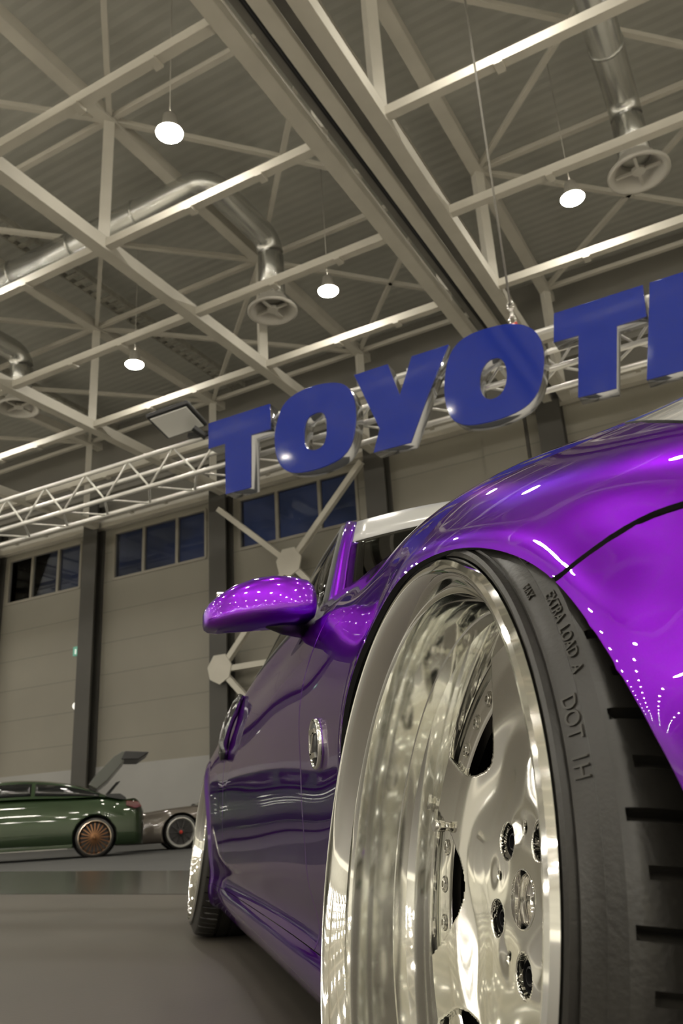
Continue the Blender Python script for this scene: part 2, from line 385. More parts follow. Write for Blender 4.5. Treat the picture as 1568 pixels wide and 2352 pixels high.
# ------------------------------------------------------------------ ventilation ducts
def bend(a, b, c, r, n=7):
    a, b, c = Vector(a), Vector(b), Vector(c); u = (a - b).normalized(); v = (c - b).normalized()
    out = []
    for i in range(n + 1):
        t = i / n * PI / 2
        out.append(b + u * r * (1 - math.sin(t)) + v * r * (1 - math.cos(t)))
    return out
def duct(path, label, rad=.29):
    g = empty('air_duct', label, 'duct', group='ventilation ducts'); g.matrix_world = HM
    bm = bmesh.new(); pts = [Vector(path[0])]
    for i in range(1, len(path) - 1): pts += bend(path[i - 1], path[i], path[i + 1], .42)
    pts.append(Vector(path[-1])); tube(bm, pts, rad, 20); build('pipe', bm, M['duct'], g)
    for i in range(len(path) - 1):
        a, b = Vector(path[i]), Vector(path[i + 1]); L = (b - a).length; n = int(L / 1.5)
        if (a + b).y / 2 < 2: n = 0
        for q in range(1, n):
            p = a + (b - a) * q / n; dd = (b - a).normalized() * .025
            bm = bmesh.new(); tube(bm, [p - dd, p + dd], rad + .018, 20); build('joint_ring', bm, M['duct'], g)
    e = Vector(path[-1])
    bm = bmesh.new()
    lathe(bm, [(0, .30), (-.05, .33), (-.18, .40), (-.28, .50), (-.33, .55), (-.37, .55), (-.38, .50), (-.34, .44), (-.22, .36), (-.1, .28), (0, .27)], 32, Matrix.Translation(e), closed=True)
    d = build('diffuser', bm, M['grille'], g, smooth=True)
    bm = bmesh.new(); hbar(bm, e + Vector((-.4, 0, -.3)), e + Vector((.4, 0, -.3)), .05); hbar(bm, e + Vector((0, -.4, -.3)), e + Vector((0, .4, -.3)), .05); cylinder(bm, e + Vector((0, 0, -.3)), .12, .06, 16)
    c = build('vane', bm, M['grille'], g)
duct([(-15.9, 11.05, 12.75), (-8.42, 11.05, 12.75), (-8.42, 13.35, 12.75), (-8.42, 13.35, 11.25)], 'round silver air duct bending down above the left letters')
duct([(-26.0, 11.0, 12.6), (-16.5, 11.0, 12.6), (-16.5, 13.5, 12.6), (-16.5, 13.5, 11.35)], 'round silver air duct at the left edge, its diffuser above the truss')
duct([(-.62, -6.0, 12.6), (-.62, 13.5, 12.6), (-.62, 13.5, 11.35)], 'round silver air duct at the upper right, ending in a ring diffuser')

# ------------------------------------------------------------------ high-bay lamps
LZ = 10.62
lx = [-84.9, -79.7, -74.5, -69.3, -64.1, -58.9, -53.7, -48.5, -43.3, -38.1, -32.9, -27.7, -22.5, -17.3, -12.07, -6.84, -1.76, 3.4, 8.65, 13.9, 19.1, 24.3]
ly = [8.0 + 5.02 * k for k in range(-13, 2)]
LSEEN = {(-6.84, 0): 'large one near the left girder, above the silver duct', (-6.84, 1): 'one in the middle, right of the hanging ring diffuser', (-12.07, 1): 'smallest one at the left, above the floodlight', (-1.76, 1): 'one at the right beside the ring diffuser', (-1.76, 0): 'one at the top edge of the photo'}
proto = None
SPOTS = [(x, y, (x, j - 13)) for x in lx for j, y in enumerate(ly) if x > -35 or j >= 8]
SPOTS += [(x + 2.6, y + 2.5 * s, None) for x in lx if -24 < x < 22 for y in ly if -46 < y < -5 for s in (0,)]
for x, y, key in SPOTS:
    if True:
        lab = 'bright round high-bay ceiling lamp, ' + LSEEN[key] if key in LSEEN else 'bright round high-bay ceiling lamp hanging over the hall outside the picture'
        g = empty('ceiling_lamp', lab, 'lamp', group='high-bay ceiling lamps'); g.matrix_world = HM @ Matrix.Translation((x, y, LZ))
        if proto is None:
            bm = bmesh.new(); prof = [(-.065 * math.cos(t), max(.001, .21 * math.sin(t))) for t in [math.radians(90) * i / 9 for i in range(10)]]
            lathe(bm, prof, 24); a = build('lens', bm, M['lamp_lens'], g, smooth=True)
            bm = bmesh.new(); lathe(bm, [(.0, .209), (.004, .225), (.03, .215), (.14, .13), (.34, .10), (.36, .02)], 20); cylinder(bm, (0, 0, 1.85), .006, 2.9, 6); b = build('housing', bm, M['lamp_house'], g, smooth=True)
            proto = (a, b)
        else:
            for c in proto:
                d = c.copy(); COL.objects.link(d); d.parent = g

# ------------------------------------------------------------------ stage truss with sign letters
t = empty('stage_truss', 'silver box truss hanging across the hall behind the blue letters', 'truss'); t.matrix_world = HM
TF, TB, TZ0, TZ1 = 6.66, 7.05, 3.965, 4.355
TX0, TX1 = -12.5, 4.0
for y in (TF, TB):
    for z in (TZ0, TZ1):
        bm = bmesh.new(); tube(bm, [(TX0, y, z), (TX1, y, z)], .027, 12); build('chord', bm, M['alu'], t)
n = 50; st = (TX1 - TX0) / n
for nm, (p, q) in {'front': ((TF, TZ0), (TF, TZ1)), 'bottom': ((TF, TZ0), (TB, TZ0)), 'top': ((TF, TZ1), (TB, TZ1)), 'back': ((TB, TZ0), (TB, TZ1))}.items():
    for i in range(n):
        if nm in ('back', 'top') and i % 1: continue
        a, b = (p, q) if i % 2 == 0 else (q, p)
        bm = bmesh.new(); tube(bm, [(TX0 + i * st, *a), (TX0 + (i + 1) * st, *b)], .0125, 8)
        if i % 1 == 0 and nm in ('front', 'bottom') and 9 <= i < 46: build('lattice_bar', bm, M['alu'], t)
        else: bm.free()
LET = {
 'T': ([(-4.84, 4.315), (-4.08, 4.315), (-4.08, 4.04), (-4.315, 4.04), (-4.33, 3.475), (-4.63, 3.475), (-4.63, 4.03), (-4.84, 4.03)], None),
 'O': ([(-3.98, 4.15), (-3.91, 4.27), (-3.77, 4.34), (-3.56, 4.36), (-3.35, 4.33), (-3.21, 4.26), (-3.14, 4.13), (-3.12, 3.93), (-3.16, 3.70), (-3.23, 3.57), (-3.35, 3.50), (-3.58, 3.47), (-3.82, 3.49), (-3.95, 3.57), (-4.02, 3.71), (-4.04, 3.94)],
       [(-3.685, 3.98), (-3.63, 4.05), (-3.53, 4.065), (-3.46, 4.03), (-3.435, 3.94), (-3.45, 3.77), (-3.49, 3.69), (-3.58, 3.665), (-3.67, 3.70), (-3.705, 3.78)]),
 'Y': ([(-3.11, 4.33), (-2.76, 4.33), (-2.665, 3.97), (-2.51, 4.33), (-2.15, 4.33), (-2.37, 3.94), (-2.60, 3.485), (-2.97, 3.485), (-2.89, 3.70)], None),
 'O2': ([(-2.20, 4.08), (-2.14, 4.24), (-2.03, 4.34), (-1.85, 4.375), (-1.58, 4.35), (-1.42, 4.27), (-1.33, 4.14), (-1.315, 3.95), (-1.36, 3.74), (-1.43, 3.60), (-1.55, 3.51), (-1.77, 3.47), (-2.03, 3.485), (-2.16, 3.55), (-2.22, 3.66), (-2.24, 3.86)],
        [(-1.87, 3.99), (-1.80, 4.06), (-1.70, 4.055), (-1.65, 3.97), (-1.655, 3.82), (-1.71, 3.705), (-1.80, 3.665), (-1.88, 3.70), (-1.91, 3.80), (-1.90, 3.91)]),
 'T2': ([(-1.18, 4.30), (-.45, 4.30), (-.47, 4.015), (-.705, 4.01), (-.80, 3.465), (-1.10, 3.475), (-1.01, 4.03), (-1.22, 4.035)], None),
 'I': ([(-.39, 4.30), (-.06, 4.30), (-.20, 3.46), (-.56, 3.465)], None)}
LN = {'T': 'blue letter T, first and leftmost of the hanging sign', 'O': 'blue letter O between the first T and the Y', 'Y': 'blue letter Y between the two letters O', 'O2': 'blue letter O right of the Y', 'T2': 'blue letter T right of the second O', 'I': 'blue straight letter cut off by the right picture edge'}
def smooth_loop(pts, it=2):
    for _ in range(it):
        q = []
        for i in range(len(pts)):
            a = pts[i]; b = pts[(i + 1) % len(pts)]
            q += [(a[0] * .75 + b[0] * .25, a[1] * .75 + b[1] * .25), (a[0] * .25 + b[0] * .75, a[1] * .25 + b[1] * .75)]
        pts = q
    return pts
def curve_mesh(loops, depth, bevel):
    cu = bpy.data.curves.new('c', 'CURVE'); cu.dimensions = '2D'; cu.fill_mode = 'BOTH'; cu.extrude = depth / 2; cu.bevel_depth = bevel; cu.bevel_resolution = 1
    for l in loops:
        s = cu.splines.new('POLY'); s.points.add(len(l) - 1); s.use_cyclic_u = True
        for p, c in zip(s.points, l): p.co = (c[0], c[1], 0, 1)
    o = bpy.data.objects.new('c', cu); COL.objects.link(o)
    dg = bpy.context.evaluated_depsgraph_get(); me = bpy.data.meshes.new_from_object(o.evaluated_get(dg)); bpy.data.objects.remove(o); bpy.data.curves.remove(cu)
    return me
for kx, (outer, inner) in LET.items():
    loops = [outer] if kx in ('T', 'Y', 'T2', 'I') else [smooth_loop(outer), smooth_loop(inner)]
    g = empty('sign_letter', LN[kx], 'sign letter', group='letters of the hanging sign'); g.matrix_world = HM
    ML = Matrix.Translation((0, 6.35, 0)) @ Matrix.Rotation(PI / 2, 4, 'X')     # local xy -> hall x,z ; depth along -y
    me = curve_mesh(loops, .012, .003); me.transform(Matrix.Translation((0, 0.008, 0)) @ ML); link('front_face', me, M['blue'], g)
    lp = [[(p[0], p[1]) for p in l] for l in loops]
    me = curve_mesh(lp, .14, .002); me.transform(Matrix.Translation((0, .088, 0)) @ ML); link('return_edge', me, M['mirror_edge'], g)
    cx = sum(p[0] for p in outer) / len(outer)
    bm = bmesh.new()
    for z in (4.30, 4.02): hbar(bm, (cx + .05, 6.5, z), (cx + .05, TF, z), .03)
    build('bracket', bm, M['alu'], g)
# hoist cable with chain hook
t = empty('hoist_cable', 'thin steel hoist cable with shackles holding up the truss', 'cable'); t.matrix_world = HM @ Matrix.Translation((-1.66, 6.85, 0))
bm = bmesh.new(); tube(bm, [(0, 0, 4.85), (0, 0, ZT - .1)], .011, 8); build('wire', bm, M['cable'], t)
bm = bmesh.new()
for i, z in enumerate((4.84, 4.76, 4.68)):
    for a in range(10):
        t0, t1 = 2 * PI * a / 10, 2 * PI * (a + 1) / 10
        f = lambda q: Vector((.03 * math.cos(q) if i % 2 == 0 else 0, 0 if i % 2 == 0 else .03 * math.cos(q), z + .05 * math.sin(q)))
        tube(bm, [f(t0), f(t1)], .010, 6)
build('shackle', bm, M['chrome'], t)
bm = bmesh.new(); box(bm, (.02, -.02, 4.60), (.05, .03, .06)); build('red_tag', bm, M['red'], t)
bm = bmesh.new(); tube(bm, [(0, 0, 4.62), (-.0, -.19, 4.37)], .012, 6); tube(bm, [(0, 0, 4.62), (0, .2, 4.37)], .012, 6); build('sling', bm, M['white'], t)
# floodlight on the truss
fl = empty('floodlight', 'black framed floodlight with grey glass standing on the truss', 'floodlight')
c0 = Vector((-5.323, 6.431, 4.504)); ux = Vector((.9696, .1982, .1436)); uy = Vector((.1838, -.9770, .1077)); nrm = Vector((.1616, -.0780, -.9838))
MF = HM @ Matrix(((ux.x, uy.x, nrm.x, c0.x), (ux.y, uy.y, nrm.y, c0.y), (ux.z, uy.z, nrm.z, c0.z), (0, 0, 0, 1)))
fl.matrix_world = MF
FW, FH = .50, .475
bm = bmesh.new(); box(bm, (0, 0, -.03), (FW, FH, .06)); o = build('body', bm, M['black'], fl); bevel_mod(o, .02, 3)
bm = bmesh.new(); box(bm, (0, 0, .004), (FW - .07, FH - .07, .012)); o = build('glass', bm, M['glassgrey'], fl); bevel_mod(o, .004, 2)
bm = bmesh.new()
for i in range(9): box(bm, (-.20 + i * .05, 0, -.075), (.01, FH - .1, .04))
build('cooling_fin', bm, M['black'], fl)
bm = bmesh.new()
inv = MF.inverted()
P = lambda x, y, z: inv @ H(x, y, z)
bar(bm, P(-5.16, 6.50, 4.42), P(-5.08, 6.62, 4.33), .05); bar(bm, P(-5.3, 6.6, 4.40), P(-4.98, 6.64, 4.36), .05, .05); bar(bm, P(-5.02, 6.62, 4.40), P(-4.98, 6.6, 4.2), .05)
build('bracket', bm, M['black'], fl)

# ================================================================== the purple sports car
def spline(xs, ys):
    xs = np.asarray(xs, float); ys = np.asarray(ys, float); n = len(xs); h = np.diff(xs)
    A = np.zeros((n, n)); r = np.zeros(n); A[0, 0] = A[-1, -1] = 1
    for i in range(1, n - 1):
        A[i, i - 1] = h[i - 1]; A[i, i] = 2 * (h[i - 1] + h[i]); A[i, i + 1] = h[i]
        r[i] = 3 * ((ys[i + 1] - ys[i]) / h[i] - (ys[i] - ys[i - 1]) / h[i - 1])
    c = np.linalg.solve(A, r); b = np.diff(ys) / h - h * (2 * c[:-1] + c[1:]) / 3; d = np.diff(c) / (3 * h)
    def f(x):
        x = np.asarray(x, float); i = np.clip(np.searchsorted(xs, x, side='right') - 1, 0, n - 2); t = x - xs[i]
        return ys[i] + t * (b[i] + t * (c[i] + t * d[i]))
    return f
SY = [-.80, -.70, -.55, -.40, -.20, 0, .2, .4, .7, 1.1, 1.5, 1.9, 2.3, 2.65, 3.0, 3.3, 3.46]
SECT = [  # (x list, z list) bottom -> hood centre
 ([.30, .52, .68, .76, .79, .80, .80, .80, .80, .80, .80, .80, .79, .78, .74, .66, .50], [.16, .13, .115, .11, .105, .10, .10, .10, .10, .10, .10, .10, .11, .12, .14, .18, .24]),
 ([.36, .62, .775, .845, .872, .875, .870, .865, .862, .860, .860, .862, .87, .87, .82, .73, .56], [.18, .15, .13, .12, .115, .11, .11, .11, .11, .11, .11, .11, .12, .13, .16, .20, .27]),
 ([.39, .66, .805, .866, .886, .900, .897, .893, .889, .886, .885, .885, .886, .88, .84, .76, .60], [.24, .21, .19, .18, .175, .172, .172, .172, .172, .172, .172, .172, .18, .19, .21, .25, .31]),
 ([.40, .67, .81, .868, .886, .905, .895, .882, .870, .866, .866, .869, .88, .885, .85, .775, .62], [.28, .25, .23, .22, .218, .212, .210, .208, .206, .206, .206, .206, .21, .22, .25, .29, .34]),
 ([.41, .685, .82, .872, .888, .912, .902, .888, .874, .868, .868, .872, .885, .89, .86, .79, .64], [.34, .33, .32, .32, .32, .32, .32, .32, .32, .32, .32, .32, .32, .33, .33, .36, .40]),
 ([.42, .69, .82, .873, .893, .915, .908, .898, .887, .881, .880, .882, .89, .892, .86, .79, .64], [.42, .42, .42, .43, .45, .47, .48, .48, .48, .48, .49, .50, .51, .51, .50, .50, .50]),
 ([.39, .65, .785, .837, .870, .884, .866, .843, .826, .822, .832, .845, .855, .855, .83, .76, .60], [.49, .50, .51, .525, .56, .595, .63, .655, .69, .70, .69, .67, .64, .62, .62, .63, .63]),
 ([.34, .58, .71, .76, .785, .765, .725, .70, .69, .735, .772, .79, .775, .75, .72, .66, .50], [.53, .545, .575, .595, .625, .683, .735, .772, .806, .818, .80, .775, .76, .755, .76, .76, .75]),
 ([.20, .30, .38, .42, .42, .42, .42, .42, .42, .50, .50, .50, .50, .45, .42, .38, .3], [.55, .575, .615, .64, .675, .735, .785, .82, .862, .88, .82, .80, .82, .86, .86, .83, .78]),
 ([0] * 17, [.56, .58, .625, .65, .69, .75, .80, .835, .878, .90, .82, .80, .82, .88, .88, .84, .78])]
S2_, C_, D_, E_ = SECT[3], SECT[4], SECT[5], SECT[6]
MID = [([], []) for _ in range(7)]
for i, y in enumerate(SY):
    xm = {.4: .897, .7: .888, 1.1: .8845, 1.5: .8830, 1.9: .884, 2.3: .890}.get(y, D_[0][i])
    z0, z1 = S2_[1][i], E_[1][i]
    if .35 < y < 2.4:        # door zone: upright flank that rolls in gently above and below
        ku = (xm - E_[0][i]) / (z1 - .49) ** 2; kd = (xm - S2_[0][i]) / (.40 - z0) ** 2
        fx = lambda z: xm - ku * max(0, z - .49) ** 2 - kd * max(0, .40 - z) ** 2
    else:
        fx = spline([z0, C_[1][i], D_[1][i], z1], [S2_[0][i], C_[0][i], D_[0][i], E_[0][i]])
    for k in range(7):
        z = z0 + (z1 - z0) * (k + 1) / 8; MID[k][0].append(float(fx(z))); MID[k][1].append(z)
SECT[4:6] = MID
SX = [spline(SY, s[0]) for s in SECT]; SZ = [spline(SY, s[1]) for s in SECT]
NP_ = len(SECT); TF_ = 12.0
FA = (0.0, .29, .290); RA = (2.65, .29, .290)
ts = np.concatenate([np.linspace(0, 2, 13)[:-1], np.linspace(2, 12, 100)[:-1], np.linspace(12, 14, 22)])
def arcF(v): return (math.hypot(v[1] / (.343 if v[1] < 0 else .297), (v[2] - .29) / .277) - 1) * .30
def build_side():
    ys = np.unique(np.round(np.concatenate([np.linspace(-.80, -.42, 26), np.linspace(-.42, .72, 104), np.linspace(.72, 2.2, 84), np.linspace(2.2, 3.46, 84)]), 5))
    V = []; ny, nt_ = len(ys), len(ts)
    for y in ys:
        px = np.array([float(f(y)) for f in SX]); pz = np.array([float(f(y)) for f in SZ])
        L = np.concatenate([[0], np.cumsum(np.hypot(np.diff(px), np.diff(pz)) ** .7 + 1e-4)])
        fx = spline(L, px); fz = spline(L, pz); l = np.interp(ts, np.arange(NP_), L)
        x = fx(l); z = fz(l); x[-1] = 0
        for k in range(nt_):
            d = min(arcF((0, y, z[k])), math.hypot(y - RA[0], z[k] - RA[1]) - RA[2])
            fl = .010 * math.exp(-(max(d, 0) / .03) ** 2) if ts[k] < 12 else 0
            V.append([-(x[k] + fl), y, z[k], ts[k]])
    P = np.array([v[:3] for v in V]).reshape(ny, nt_, 3)
    du = np.gradient(P, axis=0); dv = np.gradient(P, axis=1); N = np.cross(dv, du); N /= np.linalg.norm(N, axis=2)[..., None] + 1e-12
    if N[:, 20:60, 0].mean() > 0: N = -N
    N = N.reshape(-1, 3); V = [v + list(map(float, n)) for v, n in zip(V, N)]
    F = []
    for i in range(ny - 1):
        for k in range(nt_ - 1):
            a = i * nt_ + k; F.append((a, a + 1, a + nt_ + 1, a + nt_))
    return V, F
def cut(V, F, g, both=False):
    val = [g(v) for v in V]; V = list(V); ed = {}; keep = []; other = []
    nv = len(val)
    def mid(a, b):
        k = (a, b) if a < b else (b, a)
        if k not in ed:
            s = val[a] / (val[a] - val[b]); ed[k] = len(V)
            V.append([V[a][i] + s * (V[b][i] - V[a][i]) for i in range(len(V[a]))])
        return ed[k]
    for f in F:
        vs = [val[a] for a in f]
        if min(vs) >= 0: keep.append(f); continue
        if max(vs) <= 0: other.append(f); continue
        P, N = [], []
        for i in range(len(f)):
            a, b = f[i], f[(i + 1) % len(f)]
            (P if val[a] >= 0 else N).append(a)
            if val[a] == 0: N.append(a)
            if (val[a] > 0 and val[b] < 0) or (val[a] < 0 and val[b] > 0):
                m = mid(a, b); P.append(m); N.append(m)
        if len(P) > 2: keep.append(tuple(P))
        if len(N) > 2: other.append(tuple(N))
    return V, (keep + other if both else keep), set(ed.values())
def panel(V, F, fields, bbox=None):
    if bbox: F = [f for f in F if all(bbox[0] <= V[a][1] <= bbox[1] for a in f)]
    for g in fields:
        V, F, _ = cut(V, F, lambda v: g(v) - .003, True)
    rolled = set()
    for g in fields:
        V, F, e = cut(V, F, g); rolled |= e
    used = sorted({a for f in F for a in f}); idx = {a: i for i, a in enumerate(used)}
    return [V[a] for a in used], [tuple(idx[a] for a in f) for f in F], {idx[a] for a in rolled if a in idx}
def panel_obj(name, pn, m, parent, side=1, thick=.012, roll=.0011, both=False):
    V, F, ro = pn; co, no, fs, mi = [], [], [], []
    for sgn in ((side, -side) if both else (side,)):
        off = len(co)
        for i, v in enumerate(V):
            n = Vector(v[4:7]).normalized(); p = Vector(v[:3])
            if i in ro: p -= n * roll
            co.append((p.x * sgn, p.y, p.z)); no.append((n.x * sgn, n.y, n.z))
        cnt = {}; good = []
        for f in F:
            g = []
            for a in f:
                if not g or (Vector(V[a][:3]) - Vector(V[g[-1]][:3])).length > 2e-6: g.append(a)
            if len(g) > 1 and (Vector(V[g[0]][:3]) - Vector(V[g[-1]][:3])).length <= 2e-6: g.pop()
            if len(g) > 2: good.append(g)
        ni = len(V)
        for i, v in enumerate(V):
            n = Vector(v[4:7]).normalized(); p = Vector(v[:3]) - n * thick
            co.append((p.x * sgn, p.y, p.z)); no.append((-n.x * sgn, -n.y, -n.z))
        e2 = {}
        for g in good:
            a, b, d = (Vector(V[q][:3]) for q in g[:3]); flip = (b - a).cross(d - a).dot(Vector(V[g[0]][4:7])) < 0
            q = g[::-1] if flip else g
            for i in range(len(q)):
                k = (q[i], q[(i + 1) % len(q)]); e2[k] = e2.get(k, 0) + 1
            out = [off + a for a in q]; inn = [off + ni + a for a in q[::-1]]
            if sgn < 0: out = out[::-1]; inn = inn[::-1]
            fs.append(out); mi.append(0); fs.append(inn); mi.append(1)
        for (a, b), k in list(e2.items()):
            if (b, a) not in e2:
                q = [off + b, off + a, off + ni + a, off + ni + b]
                if sgn < 0: q = q[::-1]
                fs.append(q); mi.append(1)
    me = bpy.data.meshes.new(name); me.from_pydata(co, [], fs); me.materials.append(m); me.materials.append(M['under'])
    me.polygons.foreach_set('material_index', mi); me.polygons.foreach_set('use_smooth', [True] * len(fs)); me.update()
    me.normals_split_custom_set_from_vertices(no)
    return link(name, me, None, parent)
BV, BF = build_side()
BARR = np.array([v[:3] for v in BV if v[3] < 12])
def body_x(y, z): return float(-BARR[np.argmin((BARR[:, 1] - y) ** 2 + (BARR[:, 2] - z) ** 2), 0])
arcR = lambda v: math.hypot(v[1] - RA[0], v[2] - RA[1]) - RA[2]
G = .0022
def zgap(y): return float(np.interp(y, [-.6, -.45, -.338, -.312, -.294, -.278, -.261, -.243, -.15], [.475, .488, .504, .507, .507, .505, .500, .493, .48]))
hood_t = TF_ + .32
tm = .105     # metres per section step near the crest
fen_hood = lambda v: (hood_t - v[3]) * tm - G
hl = lambda v: min(min((-.185 - v[1]) * .55, .055 + .25 * min(.2, max(0, -.2 - v[1]))) - abs(v[3] - 11.95) * .11, (hood_t + .2 - v[3]) * .11, v[1] + .70)   # headlight outline, >0 inside
F_bump = lambda v: (v[2] - zgap(v[1])) - G if v[1] < -.1 else .1
side_t = lambda v: v[3] - 1.0
car = empty('sports_car', 'glossy purple sports coupe with polished deep dish wheels, close up at the right', 'car', (0, 0, 0))
for sd in (1, -1):
    panel_obj('front_fender', panel(BV, BF, [arcF, fen_hood, F_bump, lambda v: .6445 - v[1] - G, lambda v: v[2] - .19 - .0006 if v[1] > .1 else .1, lambda v: -hl(v) - .001, lambda v: v[1] + .56], (-.62, .70)), M['paint'], car, sd)
    panel_obj('front_bumper', panel(BV, BF, [arcF, lambda v: max(zgap(v[1]) - v[2], -.5615 - v[1]) - G if v[1] < 0 else -1, lambda v: -.05 - v[1], lambda v: -hl(v) - .001], (-.81, 0)), M['paint'], car, sd)
    panel_obj('headlight', panel(BV, BF, [lambda v: hl(v) - .001, ], (-.75, -.1)), M['headlight'], car, sd, roll=0)
    panel_obj('door', panel(BV, BF, [lambda v: v[1] - .6445 - G, lambda v: 1.955 - .28 * (v[2] - .2) * (1 if v[2] < .5 else 1) + .084 - v[1] - G, lambda v: v[2] - .19 - .0006, lambda v: (TF_ - v[3]) * tm], (.6, 2.15)), M['paint'], car, sd)
    panel_obj('side_skirt', panel(BV, BF, [lambda v: .19 - v[2] - .0006, lambda v: v[1] - .23, lambda v: 2.42 - v[1], arcF, arcR], (.2, 2.45)), M['paint'], car, sd)
    panel_obj('rear_fender', panel(BV, BF, [lambda v: v[1] - (1.955 - .28 * (v[2] - .2) + .084) - G, arcR, lambda v: v[2] - .19 - .0006 if v[1] < 2.6 else .1, lambda v: (TF_ - v[3]) * tm, lambda v: 3.14 - v[1] - G], (1.8, 3.3)), M['paint'], car, sd)
    panel_obj('rear_bumper', panel(BV, BF, [lambda v: v[1] - 3.14 - G, lambda v: (TF_ + .2 - v[3]) * tm], (3.0, 3.47)), M['paint'], car, sd)
panel_obj('hood', panel(BV, BF, [lambda v: (v[3] - hood_t) * tm - G, lambda v: 1.02 - v[1], lambda v: v[1] + .56, lambda v: -hl(v) - .001], (-.6, 1.1)), M['paint'], car, 1, both=True)
panel_obj('deck', panel(BV, BF, [lambda v: (v[3] - TF_) * tm, lambda v: v[1] - 1.02 - G, lambda v: 3.46 - v[1]], (.9, 3.47)), M['under'], car, 1, both=True, roll=0)

bm = bmesh.new(); cap = [v for v in BV if abs(v[1] + .80) < 1e-6]; g_ = []
for v in cap:
    g_.append([bm.verts.new((-v[0] * s, -.80 - .06 * (1 - s * s) * (1 if v[3] > 1 else .6), v[2])) for s in np.linspace(-1, 1, 25)])
for A_, B_ in zip(g_, g_[1:]):
    for k in range(24): bm.faces.new((A_[k], A_[k + 1], B_[k + 1], B_[k])).smooth = True
bmesh.ops.remove_doubles(bm, verts=bm.verts, dist=.0005); build('front_bumper', bm, M['paint'], car, smooth=True)
bm = bmesh.new(); box(bm, (0, -.856, .29), (.56, .02, .13)); o = build('grille', bm, M['black'], car); bevel_mod(o, .008, 2)
# ---- greenhouse
def pl_curve(pts):
    pts = np.array(pts, float); L = np.concatenate([[0], np.cumsum(np.linalg.norm(np.diff(pts, axis=0), axis=1))]); L /= L[-1]
    f = [spline(L, pts[:, i]) for i in range(3)]
    return lambda u: Vector((float(f[0](u)), float(f[1](u)), float(f[2](u))))
RAIL = pl_curve([(.745, 1.06, .78), (.715, 1.13, .852), (.665, 1.24, .972), (.612, 1.37, 1.085), (.580, 1.50, 1.130), (.568, 1.65, 1.145), (.568, 1.9, 1.138), (.58, 2.15, 1.09), (.605, 2.45, 1.0), (.66, 2.75, .875)])
WED = pl_curve([(.705, 1.045, .805), (.682, 1.105, .868), (.634, 1.22, .992), (.584, 1.345, 1.098), (.553, 1.45, 1.138)])
def patch(name, fn, nu, nv, m, parent, thick=.006, flip=False, both=False):
    bm = bmesh.new(); g = [[bm.verts.new(fn(i / nu, j / nv)) for j in range(nv + 1)] for i in range(nu + 1)]
    for i in range(nu):
        for j in range(nv):
            f = bm.faces.new((g[i][j], g[i + 1][j], g[i + 1][j + 1], g[i][j + 1])); f.smooth = True
    if flip: bmesh.ops.reverse_faces(bm, faces=bm.faces)
    me = bpy.data.meshes.new(name); bm.to_mesh(me); bm.free(); o = link(name, me, m, parent)
    if thick: solid(o, thick)
    return o
def wind(s, v):     # windscreen: s -1..1 across, v 0 cowl .. 1 header
    q = 1 - s * s; e = WED(v)
    lo = Vector((.705 * s, 1.10 - .22 * q, .868 + .045 * q)); hi = Vector((.53 * s, 1.45 - .06 * q, 1.122 + .07 * q))
    p = lo.lerp(hi, v); ed = Vector((e.x * s, e.y - (.22 * (1 - v) + .06 * v) * q, e.z + (.045 * (1 - v) + .07 * v) * q))
    return ed
patch('windscreen', lambda a, b: wind(2 * a - 1, b * .52), 40, 16, M['carglass'], car)
patch('sun_strip', lambda a, b: wind(2 * a - 1, .52 + b * .48), 40, 5, M['band'], car)
def raily(y):
    lo, hi = 0.0, 1.0
    for _ in range(40):
        m_ = (lo + hi) / 2
        if RAIL(m_).y < y: lo = m_
        else: hi = m_
    return RAIL(lo)
def roof(a, b):
    s = 2 * a - 1; y0 = 1.45 - .06 * (1 - s * s); y = y0 + (2.28 - y0) * b; r = raily(1.47 + (2.28 - 1.47) * b)
    w_ = r.x if abs(s) < 1 else r.x
    return Vector((w_ * s, y, r.z + .004 + (.068 - .02 * b) * (1 - s * s)))
patch('roof', roof, 36, 24, M['paint'], car, .012)
def rglass(a, b):
    s = 2 * a - 1; r = raily(2.28 + .5 * b); k = b
    return Vector((r.x * s * (1 - .02), 2.285 + b * .62 + .05 * (1 - s * s) * b, r.z + .004 + (.048 * (1 - b) + .02 * b) * (1 - s * s)))
patch('rear_window', rglass, 30, 14, M['carglass'], car)
for sd in (-1, 1):
    mir = lambda p: Vector((p.x * sd, p.y, p.z))
    patch('windscreen_pillar', lambda a, b: mir(WED(a).lerp(RAIL(a * .375), b) + Vector((.012, -.006, .010)) * math.sin(PI * b)), 24, 8, M['paint'], car, .014, flip=(sd > 0))
    def belt(u):
        y = 1.13 + 1.55 * u; return Vector((float(SX[12](y)) - .012, y, float(SZ[12](y)) + .0))
    patch('side_window', lambda a, b: mir(belt(a).lerp(RAIL(.06 + .92 * a), b) + Vector((.012, 0, 0)) * math.sin(PI * b)), 30, 10, M['carglass'], car, .005, flip=(sd > 0))
    bm = bmesh.new(); tube(bm, [mir(belt(u / 24) + Vector((.004, 0, .006))) for u in range(25)], .009, 8); build('window_seal', bm, M['rubber_seal'], car)
    bm = bmesh.new(); tube(bm, [mir(RAIL(u / 30) + Vector((.003, 0, 0))) for u in range(31)], .010, 8); build('roof_seal', bm, M['rubber_seal'], car)
